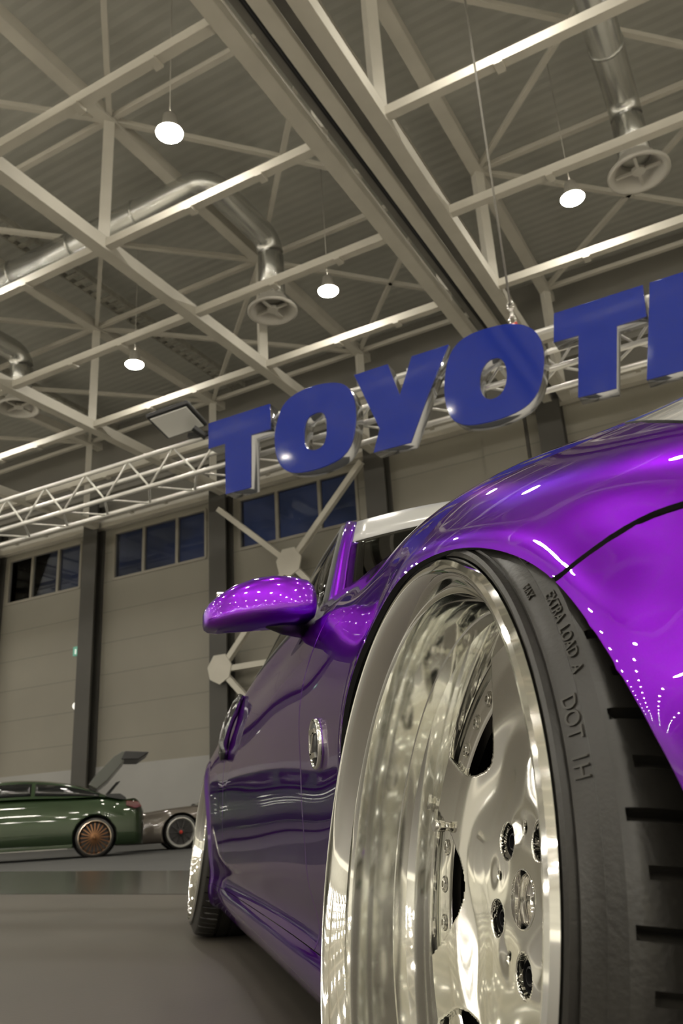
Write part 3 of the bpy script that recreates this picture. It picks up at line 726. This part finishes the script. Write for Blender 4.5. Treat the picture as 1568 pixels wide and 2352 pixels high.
# ---- door mirror
for sd in (-1, 1):
    bm = bmesh.new(); rings = []
    prof = [(x, (a - b) / 2, (a + b) / 2, d) for x, a, b, d in ((.782, .815, .770, .03), (.788, .828, .755, .045), (.80, .838, .748, .055), (.83, .845, .744, .064), (.87, .848, .741, .068), (.91, .842, .739, .067), (.95, .828, .737, .063), (.98, .809, .735, .055), (1.0, .791, .737, .042), (1.008, .779, .742, .028), (1.011, .769, .750, .010))]
    for x, h, zc, d in prof:
        row = []
        for k in range(40):
            a = 2 * PI * k / 40; cs, sn = math.cos(a), math.sin(a); e = .64
            yy = math.copysign(abs(cs) ** e, cs) * d; zz = math.copysign(abs(sn) ** e, sn) * h
            if yy > .035: yy = .035 + (yy - .035) * .2
            yy += (.22 * zz) * (1 if yy < 0 else .3) * min(1, d / .05)
            row.append(bm.verts.new((sd * x, 1.005 + yy - (x - .88) * -.10, zc + zz)))
        rings.append(row)
    for A_, B_ in zip(rings, rings[1:]):
        for k in range(40): bm.faces.new((A_[k], A_[(k + 1) % 40], B_[(k + 1) % 40], B_[k])).smooth = True
    bm.faces.new(rings[0]); bm.faces.new(rings[-1][::-1])
    mr_ = build('door_mirror', bm, M['paint'], car, smooth=True)
    bm = bmesh.new(); tube(bm, [(sd * .885, .992, .742), (sd * .85, 1.0, .742), (sd * .80, 1.03, .745), (sd * .765, 1.09, .768), (sd * .735, 1.16, .80)], [.004, .016, .022, .026, .03], 12)
    build('mirror_arm', bm, M['black'], mr_)
    bm = bmesh.new(); vs = [bm.verts.new((sd * x, y, z)) for x, y, z in ((.752, 1.06, .80), (.752, 1.25, .80), (.69, 1.20, .90))]; bm.faces.new(vs)
    o = build('sail_panel', bm, M['black'], mr_); solid(o, .012)
    bm = bmesh.new(); box(bm, (sd * .885, 1.048, .79), (.19, .006, .075)); o = build('mirror_glass', bm, M['chrome'], mr_); bevel_mod(o, .002)
    # vertical door handle
    bm = bmesh.new(); pts = []
    for i in range(9):
        s = i / 8; z = .735 - .19 * s; yv = 1.91 - .03 * s
        xb = body_x(yv, z) - .004; pts.append((sd * (xb + .014 + .010 * math.sin(PI * s)), yv, z))
    tube(bm, pts, [.010, .014, .016, .016, .016, .016, .016, .014, .010], 14); hd = build('door_handle', bm, M['gloss_black'], car)
    # side emblem
    EMX = max(body_x(.472, .435), body_x(.472, .462), body_x(.472, .49), body_x(.445, .462)) - .001
    bm = bmesh.new(); ML = Matrix.Translation((sd * EMX, .472, .462)) @ Matrix.Rotation(-sd * -PI / 2, 4, 'Y')
    lathe(bm, [(.0095, .0005), (.009, .014), (.006, .028), (-.006, .031)], 40, ML); em = build('fender_emblem', bm, M['black'], car, smooth=True)
    bm = bmesh.new(); lathe(bm, [(.002, .029), (.007, .0295), (.008, .032), (.006, .034), (-.004, .034), (-.004, .029)], 40, ML, closed=True); build('emblem_ring', bm, M['chrome'], em, smooth=True)
    bm = bmesh.new()
    for pts2 in ([(-.018, .019), (.016, .019), (.020, .012), (-.014, .012)], [(.016, .014), (.006, .014), (-.018, -.014), (-.008, -.014)], [(-.020, -.012), (.014, -.012), (.018, -.019), (-.016, -.019)]):
        A_ = [bm.verts.new((sd * (EMX + .010), .472 + q[0] * sd, .462 + q[1])) for q in pts2]; B_ = [bm.verts.new((sd * EMX, .472 + q[0] * sd, .462 + q[1])) for q in pts2]
        bm.faces.new(A_); bm.faces.new(B_[::-1])
        for i in range(4): bm.faces.new((A_[i], A_[(i + 1) % 4], B_[(i + 1) % 4], B_[i]))
    build('emblem_mark', bm, M['chrome'], em)
# dark inner structure: floor pan, wheel liners, cabin tub
bm = bmesh.new(); box(bm, (0, 1.33, .20), (1.05, 3.9, .14)); box(bm, (0, 1.33, .28), (1.60, 1.7, .26)); box(bm, (0, -.45, .35), (1.1, .3, .36)); box(bm, (0, .1, .42), (1.0, .9, .35)); build('floor_pan', bm, M['under'], car)
for sd in (-1, 1):
    for (cy, cz, r) in (FA, RA):
        bm = bmesh.new(); rows = []
        for x, e in ((.862, .006), (.80, .03), (.50, .035)):
            rows.append([bm.verts.new((sd * x, cy - ((.345 if (cy < 1 and math.cos(a) > 0) else r + .01) + e) * math.cos(a), cz + (.281 + e) * math.sin(a))) for a in np.linspace(-.35, PI + .35, 40)])
        rows.append([bm.verts.new((sd * .50, cy - .01 * math.cos(a), cz + .01 * math.sin(a))) for a in np.linspace(-.35, PI + .35, 40)])
        for A_, B_ in zip(rows, rows[1:]):
            for k in range(39): bm.faces.new((A_[k], A_[k + 1], B_[k + 1], B_[k]))
        build('wheel_liner', bm, M['under'], car)

# ---- wheels
def text_mesh(body, size, font=None, depth=.0012):
    cu = bpy.data.curves.new('t', 'FONT'); cu.body = body; cu.size = size; cu.extrude = depth; cu.resolution_u = 3
    o = bpy.data.objects.new('t', cu); COL.objects.link(o)
    dg = bpy.context.evaluated_depsgraph_get(); me = bpy.data.meshes.new_from_object(o.evaluated_get(dg)); bpy.data.objects.remove(o); bpy.data.curves.remove(cu)
    return me
TYRE = [(.022, .2560), (.0095, .2580), (.0050, .2600), (.0035, .2635), (.0048, .2664), (.0098, .2674), (.0098, .2692), (.0086, .2704), (.0105, .2720), (.0150, .2800), (.0160, .2818), (.0156, .2826), (.0190, .2880), (.0212, .2916), (.0206, .2924), (.0230, .2944), (.0252, .2958), (.0272, .2966), (.0300, .2973), (.034, .2982), (.040, .2992), (.060, .3008), (.082, .3012), (.084, .2945), (.092, .2945), (.094, .3008), (.125, .2985), (.127, .2945), (.137, .2945), (.139, .2990), (.180, .2935), (.215, .285), (.240, .272), (.250, .255), (.245, .235), (.05, .235)]
def fdepth(r):
    return float(FD(r))
FD = None
def _fd():
    global FD
    FD = spline([0, .028, .034, .045, .060, .075, .088, .100, .112, .124, .136, .148, .160, .180, .205], [.1035, .1035, .1035, .1040, .1045, .1053, .1075, .1098, .1112, .1112, .1090, .1055, .1030, .1026, .1030])
_fd()
def make_wheel():
    bm = bmesh.new()
    prof = [(-.020, .2560), (-.004, .2585), (.0005, .2560), (.0016, .2520), (.0002, .2478), (-.004, .2440), (-.010, .2410), (-.0155, .2388), (-.0190, .2378), (-.0198, .2365), (-.0204, .2322), (-.026, .2312), (-.046, .2296), (-.066, .2282), (-.0668, .2262), (-.088, .2250), (-.0888, .2236), (-.104, .2225), (-.1115, .2200), (-.113, .2150), (-.1135, .190), (-.1165, .188), (-.122, .190), (-.124, .202), (-.17, .205), (-.235, .222), (-.25, .245), (-.245, .25), (-.23, .238), (-.12, .212), (-.05, .235), (-.03, .25)]
    pr2 = []
    for (a, b) in zip(prof, prof[1:] + prof[:1]):
        pr2.append(a)
    rg_ = lathe(bm, prof, 160, closed=True)
    for f in bm.faces:
        if f.calc_center_median().z < -.0195: f.material_index = 1
    root = build('wheel', bm, M['lip'], None, smooth=True, angle=.55); root.data.materials.append(M['barrel'])
    # tyre
    bm = bmesh.new(); NSEG = 576
    def mod(i, k):
        z, r = TYRE[i]
        if .024 < z < .08 and r > .29:
            q = k % 16
            if q == 0: return -.0075
            if z > .031 and q in (8,): return -.0045
        return 0
    lathe(bm, [(-z, r) for z, r in TYRE], NSEG, closed=True, mod=mod); ty = build('tyre', bm, M['rubber'], root, smooth=True, angle=.6)
    # lettering moulded in the sidewall, tops outwards, running clockwise
    tz = np.array([z for z, r in TYRE[5:19]]); tr = np.array([r for z, r in TYRE[5:19]])
    for body, size, rad, ang in (('DOT  1H', .0120, .2730, 24), ('MAX', .0065, .2740, 43.5), ('EXTRA  LOAD  A', .0085, .2836, 39), ('MAX  LOAD', .0085, .2836, 56), ('DOT', .0120, .2730, 150), ('EXTRA  LOAD  A', .0085, .2836, 200)):
        me = text_mesh(body, size)
        for v in me.vertices:
            r = rad + v.co.y; a = math.radians(ang) - v.co.x / rad
            z = -float(np.interp(r, tr, tz)) + .0008 + v.co.z * .45
            v.co = (r * math.cos(a), r * math.sin(a), z)
        link('tyre_lettering', me, M['rubber_text'], ty)
    # face with ten openings
    nr, na = 120, 720; V = []; F = []
    rs = np.linspace(.0212, .2195, nr)
    for r in rs:
        for k in range(na):
            a = 2 * PI * k / na; V.append([r * math.cos(a), r * math.sin(a), 0, r])
    for i in range(nr - 1):
        for k in range(na):
            F.append((i * na + k, i * na + (k + 1) % na, (i + 1) * na + (k + 1) % na, (i + 1) * na + k))
    def opening(v):
        x, y = v[0], v[1]; r = v[3]; best = 1
        if r < .10: return .05
        a0 = math.degrees(math.atan2(y, -x))      # rearward = 0, up = 90
        for k in range(7):
            c = 1 + 360 / 7 * k; d = (a0 - c + 180) % 360 - 180
            if abs(d) > 40: continue
            s = r * math.cos(math.radians(d)); w_ = r * math.sin(math.radians(d))
            s0, hw, cr_ = .139, .037 + max(-.01, (s - .150)) * .52, .033
            qx = abs(w_) - hw + cr_; qy = s0 - s + cr_
            sd_ = min(max(qx, qy), 0) + math.hypot(max(qx, 0), max(qy, 0)) - cr_
            best = min(best, sd_)
        return best
    def lug_f(v):
        best = 1
        for k in range(5):
            a = math.radians(-19 + 72 * k); cx, cy = -.0536 * math.cos(a), .0536 * math.sin(a); best = min(best, math.hypot(v[0] - cx, v[1] - cy) - .0146)
            a = math.radians(17 + 72 * k); cx, cy = -.0536 * math.cos(a), .0536 * math.sin(a); best = min(best, math.hypot(v[0] - cx, v[1] - cy) - .0034)
        return best
    for g in (opening, lug_f):
        V, F, _ = cut(V, F, lambda v: g(v) - .0035, True)
    rolled = []
    for g in (opening, lug_f):
        V, F, e = cut(V, F, g); rolled.append(e)
    used = sorted({a for f in F for a in f}); idx = {a: i for i, a in enumerate(used)}
    bm = bmesh.new()
    for a in used:
        x, y, _, r = V[a]; r = math.hypot(x, y); z = -fdepth(r)
        aa = math.degrees(math.atan2(y, -x))
        # scalloped trough between hub and spokes
        ph = math.cos(math.radians((aa + 19) * 5)); sc = math.exp(-((r - .105) / .026) ** 2)
        z += -.0035 * sc * ph + .002 * math.exp(-((r - .0536) / .012) ** 2) * ph
        if a in rolled[0]: z -= .003
        if a in rolled[1]: z -= .0025
        bm.verts.new((x, y, z))
    bm.verts.ensure_lookup_table()
    for f in F:
        ids = []
        for a in f:
            if bm.verts[idx[a]] not in ids: ids.append(bm.verts[idx[a]])
        if len(ids) > 2:
            try: bm.faces.new(ids)
            except ValueError: pass
    bm.normal_update()
    if sum(f.normal.z for f in bm.faces) < 0: bmesh.ops.reverse_faces(bm, faces=bm.faces)
    for f in bm.faces: f.smooth = True
    me = bpy.data.meshes.new('wheel_face'); bm.to_mesh(me); bm.free(); o = link('wheel_face', me, M['wheelface'], root); solid(o, .012)
    # bolted ring
    bm = bmesh.new(); lathe(bm, [(-.1095, .207), (-.1092, .1825), (-.1115, .1795), (-.1205, .1795), (-.1205, .207)], 160, closed=True); build('bolt_ring', bm, M['wheelface'], root, smooth=True, angle=.7)
    for k in range(35):
        a = PI - 2 * PI * k / 35 - math.radians(.5); T = Matrix.Translation((.1935 * math.cos(a), .1935 * math.sin(a), -.1092))
        bm = bmesh.new(); lathe(bm, [(.0002, .0080), (.0014, .0077), (-.0004, .0064), (.0026, .0057), (.0032, .0046), (.0030, .0030), (-.0006, .0026), (-.0006, .0002)], 16, T); build('rim_bolt', bm, M['bolt'], root, smooth=True, angle=.6)
    for k in range(5):
        a = math.radians(-19 + 72 * k); c = Vector((-.0536 * math.cos(a), .0536 * math.sin(a), -.113))
        bm = bmesh.new(); lathe(bm, [(-.012, .0144), (-.002, .0142), (.004, .0120), (.0045, .0112), (-.004, .0112), (-.008, .010), (-.008, .0076), (.004, .0070), (.0045, .0055), (-.002, .0050), (-.002, .0002)], 24, Matrix.Translation(c)); o = build('lug_nut', bm, M['black'], root, smooth=True, angle=.6)
    bm = bmesh.new(); lathe(bm, [(-.1055, .0232), (-.1030, .0224), (-.1026, .0214), (-.1050, .0204), (-.118, .0200), (-.119, .0180), (-.1175, .0165), (-.120, .014), (-.121, .0003)], 48); cc = build('center_cap', bm, M['chrome'], root, smooth=True, angle=.8)
    me = text_mesh('MEISTER WHEELS', .0075, depth=.0006) if False else None
    bm = bmesh.new(); tube(bm, [(-.1750, .055, -.112), (-.1750, .055, -.096)], .0042, 12); tube(bm, [(-.175, .055, -.099), (-.175, .055, -.088)], .0055, 12); build('valve_stem', bm, M['bolt'], root)
    bm = bmesh.new(); lathe(bm, [(-.155, .176), (-.155, .09), (-.163, .085), (-.165, .02), (-.185, .02), (-.185, .176)], 80, closed=True); build('brake_disc', bm, M['brake'], root, smooth=True, angle=.6)
    bm = bmesh.new(); rows = []
    for z in (-.135, -.195):
        rows.append([(r_ * math.cos(a), r_ * math.sin(a), z) for r_ in (.12, .185) for a in np.linspace(2.2, 3.3, 14)])
    vv = [[bm.verts.new(p) for p in row] for row in rows]; n_ = 14
    for row in vv:
        for k in range(n_ - 1): bm.faces.new((row[k], row[k + 1], row[n_ + k + 1], row[n_ + k]))
    for k in range(n_ - 1):
        bm.faces.new((vv[0][k], vv[0][k + 1], vv[1][k + 1], vv[1][k])); bm.faces.new((vv[0][n_ + k], vv[0][n_ + k + 1], vv[1][n_ + k + 1], vv[1][n_ + k]))
    for k in (0, n_ - 1): bm.faces.new((vv[0][k], vv[0][n_ + k], vv[1][n_ + k], vv[1][k]))
    build('brake_caliper', bm, M['brake'], root)
    return root
def wheel_matrix(c, ca, st, side):
    a = Vector((-math.cos(st) * math.cos(ca), -math.sin(st) * math.cos(ca), math.sin(ca)))
    u = Vector((-math.sin(st), math.cos(st), 0)); u = (u - a * u.dot(a)).normalized(); v = a.cross(u)
    if v.z < 0: v = -v
    f = -u
    m3 = Matrix((f, v, a)).transposed().to_4x4()
    m4 = Matrix.Translation(c) @ m3
    return m4
wf = make_wheel(); wf.parent = car; wf.matrix_local = wheel_matrix((-.9347, 0, .3114), .146, .0104, 1)
def copy_tree(o, parent):
    c = o.copy(); COL.objects.link(c); c.parent = parent
    for ch in list(o.children): copy_tree(ch, c)
    return c
def wheel_copy(mt):
    c = copy_tree(wf, car); c.matrix_local = mt; return c
RZ = Matrix.Rotation(PI, 4, 'Z')
wheel_copy(wheel_matrix((-.9125, 2.65, .3114), .125, 0, 1))
def right(y, ca):
    a = wheel_matrix((0, 0, 0), ca, 0, 1); return Matrix.Translation((.92, y, .3114)) @ RZ @ a
wheel_copy(right(0, .146)); wheel_copy(right(2.65, .125))

# ================================================================== cars in the background
def bg_car(root, spec, paint):
    L0, L1, W = spec['x0'], spec['x1'], spec['w']
    # body side: local x forwards, y across (+y away), z up.  lower body loft
    top = spline([p[0] for p in spec['deck']], [p[1] for p in spec['deck']]); plan = spline([p[0] for p in spec['plan']], [p[1] for p in spec['plan']])
    xs = np.linspace(L0, L1, 130); V = []; F = []; prof = [(.90, 0.0), (.97, .04), (1.0, .22), (1.0, .42), (.985, .62), (.955, .80), (.90, .93), (.80, .985), (.55, 1.0), (0, 1.01)]
    pp = spline(range(10), [p[0] for p in prof]); pz = spline(range(10), [p[1] for p in prof]); tt = np.linspace(0, 9, 40)
    zb = spec['zb']
    for x in xs:
        h = float(top(x)); wv = float(plan(x))
        for t in tt: V.append([x, -wv * float(pp(t)) if t < 9 else 0, zb + (h - zb) * float(pz(t)), t])
    for i in range(129):
        for k in range(39): a = i * 40 + k; F.append((a, a + 40, a + 41, a + 1))
    fields = [lambda v, c=c: (math.hypot(v[0] - c, v[2] - spec['wr']) - spec['wr'] - .045) for c in spec['axles']]
    for g in fields: V, F, _ = cut(V, F, g)
    used = sorted({a for f in F for a in f}); idx = {a: i for i, a in enumerate(used)}; bm = bmesh.new()
    for s in (1, -1):
        vs = [bm.verts.new((V[a][0], V[a][1] * s, V[a][2])) for a in used]
        for f in F:
            ids = [vs[idx[a]] for a in f]
            if s < 0: ids = ids[::-1]
            try: bm.faces.new(ids).smooth = True
            except ValueError: pass
    bmesh.ops.remove_doubles(bm, verts=bm.verts, dist=.001)
    o = build('body', bm, paint, root, smooth=True); solid(o, .02)
    # cabin: side window band + roof
    ro = spec['roof']; nx = 60
    rz = spline([p[0] for p in ro], [p[1] for p in ro]); x0, x1 = ro[0][0], ro[-1][0]
    def cab(x, t):   # t 0 belt .. 1 centre roof
        zr = float(rz(x)); zl = float(top(x)) - .02; wv = float(plan(x)) * .93
        if t < .62:
            q = t / .62; return (wv * (1 - .20 * q * min(1, (zr - zl) / .4)), zl + (zr - .05 - zl) * q if zr - .05 > zl else zl)
        q = (t - .62) / .38; wt = wv * (1 - .20 * min(1, (zr - zl) / .4)); return (wt * (1 - q), max(zl, zr - .05) + .05 * math.sin(q * PI / 2) if zr > zl else zl)
    bm = bmesh.new(); rows = []
    for i in range(nx + 1):
        x = x0 + (x1 - x0) * i / nx; rows.append([bm.verts.new((x, -cab(x, t)[0], cab(x, t)[1])) for t in np.linspace(0, 1, 14)] + [bm.verts.new((x, cab(x, t)[0], cab(x, t)[1])) for t in np.linspace(1, 0, 14)])
    for A_, B_ in zip(rows, rows[1:]):
        for k in range(27): bm.faces.new((A_[k], A_[k + 1], B_[k + 1], B_[k])).smooth = True
    build('cabin', bm, paint, root, smooth=True)
    for s in (-1, 1):
        for (a, b) in spec['windows']:
            bm = bmesh.new(); lo = []; hi = []
            for i in range(21):
                x = a + (b - a) * i / 20; p = cab(x, .10); q = cab(x, .54)
                hq = spec['wtop'](x, q[1]); f = 0 if q[1] == p[1] else max(.02, min(1, (hq - p[1]) / (q[1] - p[1])))
                lo.append(bm.verts.new((x, s * (p[0] + .012), p[1]))); hi.append(bm.verts.new((x, s * (p[0] + (q[0] - p[0]) * f + .012), p[1] + (q[1] - p[1]) * f)))
            for i in range(20): bm.faces.new((lo[i], lo[i + 1], hi[i + 1], hi[i])).smooth = True
            o = build('side_window', bm, M['black_glass'], root); solid(o, .006)
    bm = bmesh.new(); box(bm, ((L0 + L1) / 2, 0, zb + .06), (L1 - L0 - .5, W * 1.5, .10)); build('floor_pan', bm, M['under'], root)
    for c in spec['axles']:
        bm = bmesh.new(); cylinder(bm, (c, 0, spec['wr'] + .03), spec['wr'] + .06, W * 1.5, 32, axis='Y')
        o = build('wheel_liner', bm, M['under'], root)
        for s in (-1, 1):
            w_ = empty_part('wheel', root); w_.location = (c, s * (W - .01), spec['wr']); w_.rotation_euler = (PI / 2 if s < 0 else -PI / 2, 0, 0)
            spec['wheel'](w_)
def empty_part(name, parent):
    o = bpy.data.objects.new(name, None); COL.objects.link(o); o.parent = parent; o.empty_display_size = .1; return o
M['black_glass'] = mat('dark_side_glass', (.008, .009, .010), .04, coat=.5)
def rim_wheel(face, lip, ro, ri, ns, hubcol):
    def f(w_):
        bm = bmesh.new(); lathe(bm, [(.0, ri + .006), (.0, ro - .03), (-.01, ro - .01), (-.04, ro), (-.2, ro), (-.22, ro - .04), (-.22, ri), (-.02, ri)], 48, closed=True); build('tyre', bm, M['rubber'], w_, smooth=True, angle=.7)
        bm = bmesh.new(); lathe(bm, [(.004, ri + .008), (.006, ri - .002), (-.01, ri - .014), (-.05, ri - .032), (-.08, ri - .036)], 48); build('rim', bm, lip, w_, smooth=True, angle=.7)
        bm = bmesh.new(); lathe(bm, [(-.08, ri - .035), (-.085, .0)], 48); build('rim_barrel', bm, M['rimdark'], w_)
        bm = bmesh.new()
        for k in range(ns):
            a = 2 * PI * k / ns; bar(bm, (.05 * math.cos(a), .05 * math.sin(a), -.03), ((ri - .035) * math.cos(a), (ri - .035) * math.sin(a), -.05), .018 if ns > 9 else .05, .02)
        lathe(bm, [(-.05, .07), (-.028, .065), (-.02, .05), (-.02, .0)], 24); build('spokes', bm, face, w_)
        bm = bmesh.new(); lathe(bm, [(-.02, .034), (.0, .030), (.004, .0)], 20); build('hub_cap', bm, hubcol, w_, smooth=True)
    return f
# green saloon: forward direction to the left of the picture
gray = (RM.transposed() @ Vector(((235 - 784) / FPX, (1930 - 1176) / FPX, 1))); gdir = Vector((-gray.y, gray.x, 0)).normalized()
if gdir.x > 0: gdir = -gdir
gang = math.atan2(gdir.y, gdir.x)
gw = 0.84
gp = Vector((-1.818, 14.97, 0)); gleft = Vector((-gdir.y, gdir.x, 0)); 
away = gleft if gleft.dot(gp - Vector((CAM.x, CAM.y, 0))) > 0 else -gleft
gc = gp + away * (gw - .02)
green = empty('green_car', 'dark green saloon car with bronze wheels and its boot lid raised', 'car', gc, gang)
GS = dict(x0=-.80, x1=3.62, w=gw, zb=.17, wr=.315, axles=(0, 2.70),
 deck=[(-.80, .72), (-.73, .86), (-.55, .92), (-.25, .96), (.2, .985), (1.0, 1.0), (2.0, .98), (2.6, .92), (3.1, .82), (3.45, .68), (3.62, .5)],
 plan=[(-.80, .62), (-.74, .72), (-.62, .79), (-.35, .835), (0, .845), (1.4, .84), (2.7, .84), (3.1, .80), (3.4, .70), (3.62, .42)],
 roof=[(-.45, .93), (-.25, .985), (.02, 1.09), (.35, 1.20), (.8, 1.285), (1.3, 1.32), (1.7, 1.30), (2.1, 1.20), (2.5, 1.02), (2.75, .88)],
 windows=[(-.05, 1.0), (1.06, 2.1)], wtop=lambda x, z: min(z, 1.04 + max(0, (x + .10)) * .62), wheel=rim_wheel(M['bronze'], M['bronzelip'], .315, .262, 20, M['bronze']))
bg_car(green, GS, M['green'])
M['lidgrey'] = mat('boot_lid_inner', (.06, .065, .055), .35, coat=.3)
def local_prism(name, pts, y0, y1, m, parent):
    bm = bmesh.new(); poly_prism(bm, pts, y0, y1); o = build(name, bm, m, parent); bevel_mod(o, .012, 2); return o
bl = local_prism('boot_lid', [(.00, 1.10), (.14, 1.17), (.04, 1.32), (-.28, 1.64), (-.42, 1.72), (-.52, 1.70), (-.44, 1.54), (-.18, 1.24)], -.58, .58, M['lidgrey'], green)
local_prism('spoiler', [(-.40, 1.58), (-.70, 1.57), (-.88, 1.69), (-.46, 1.72)], -.62, .62, M['black'], bl)
local_prism('strut', [(-.16, .97), (-.08, .97), (-.34, 1.26), (-.42, 1.28)], -.62, -.58, M['black'], green)
local_prism('boot_trim', [(-.16, .90), (-.18, 1.01), (-.40, 1.01), (-.50, .94), (-.50, .85)], -.60, .60, M['black'], green)
for s in (-1, 1):
    local_prism('tail_light', [(-.50, .80), (-.50, .88), (-.70, .86), (-.77, .77), (-.65, .74)], s * .72 - .075, s * .72 + .075, M['tail'], green)
    local_prism('mirror', [(2.2, .98), (2.35, .96), (2.38, 1.06), (2.22, 1.08)], s * .9 - .08, s * .9 + .08, M['green'], green)
    bm = bmesh.new(); box(bm, (1.35, s * .835, .20), (2.0, .06, .05)); build('sill', bm, M['green'], green)
# bronze grey sports car beside it
sdir = (gdir + Vector((.05, 0, 0))).normalized(); sang = math.atan2(sdir.y, sdir.x)
sp = Vector((CAM.x, CAM.y, 0)); sp += (Vector((-.338, 16.08, 0)) - sp) * 1.036; sc_ = sp + away * .82
grey = empty('grey_car', 'low bronze grey sports car half hidden behind the purple car, black wheel with red cap', 'car', sc_, sang)
SS = dict(x0=-3.35, x1=1.22, w=.84, zb=.13, wr=.31, axles=(0, -2.6),
 deck=[(-3.35, .5), (-3.1, .74), (-2.6, .82), (-1.5, .84), (-.6, .83), (-.2, .785), (.3, .745), (.8, .70), (1.1, .61), (1.22, .45)],
 plan=[(-3.35, .5), (-3.1, .72), (-2.6, .84), (-1.5, .82), (-.2, .84), (.3, .84), (.7, .80), (1.0, .70), (1.22, .35)],
 roof=[(-2.9, .76), (-2.2, 1.05), (-1.7, 1.17), (-1.3, 1.18), (-.9, 1.08), (-.5, .90), (-.3, .80)], windows=[(-2.1, -.6)], wtop=lambda x, z: min(z, 1.3),
 wheel=rim_wheel(M['rimdark'], M['alu'], .31, .258, 10, M['redcap']))
bg_car(grey, SS, M['greycar'])
for s in (-1, 1):
    local_prism('headlight', [(.72, .60), (1.02, .50), (1.06, .58), (.80, .68)], s * .66 - .10, s * .66 + .10, M['headlight'], grey)
bm = bmesh.new(); box(bm, (1.17, 0, .26), (.06, .9, .16)); build('grille', bm, M['black'], grey)

# ------------------------------------------------------------------ colour management
SC.view_settings.view_transform = 'Standard'; SC.view_settings.look = 'None'; SC.view_settings.gamma = 1
SC.view_settings.use_curve_mapping = False
SC.view_settings.exposure = -0.15
SC.cycles.use_denoising = True
SC.cycles.max_bounces = 8; SC.cycles.glossy_bounces = 5; SC.cycles.diffuse_bounces = 4; SC.cycles.use_adaptive_sampling = True; SC.cycles.adaptive_threshold = .03; SC.cycles.sample_clamp_indirect = 8
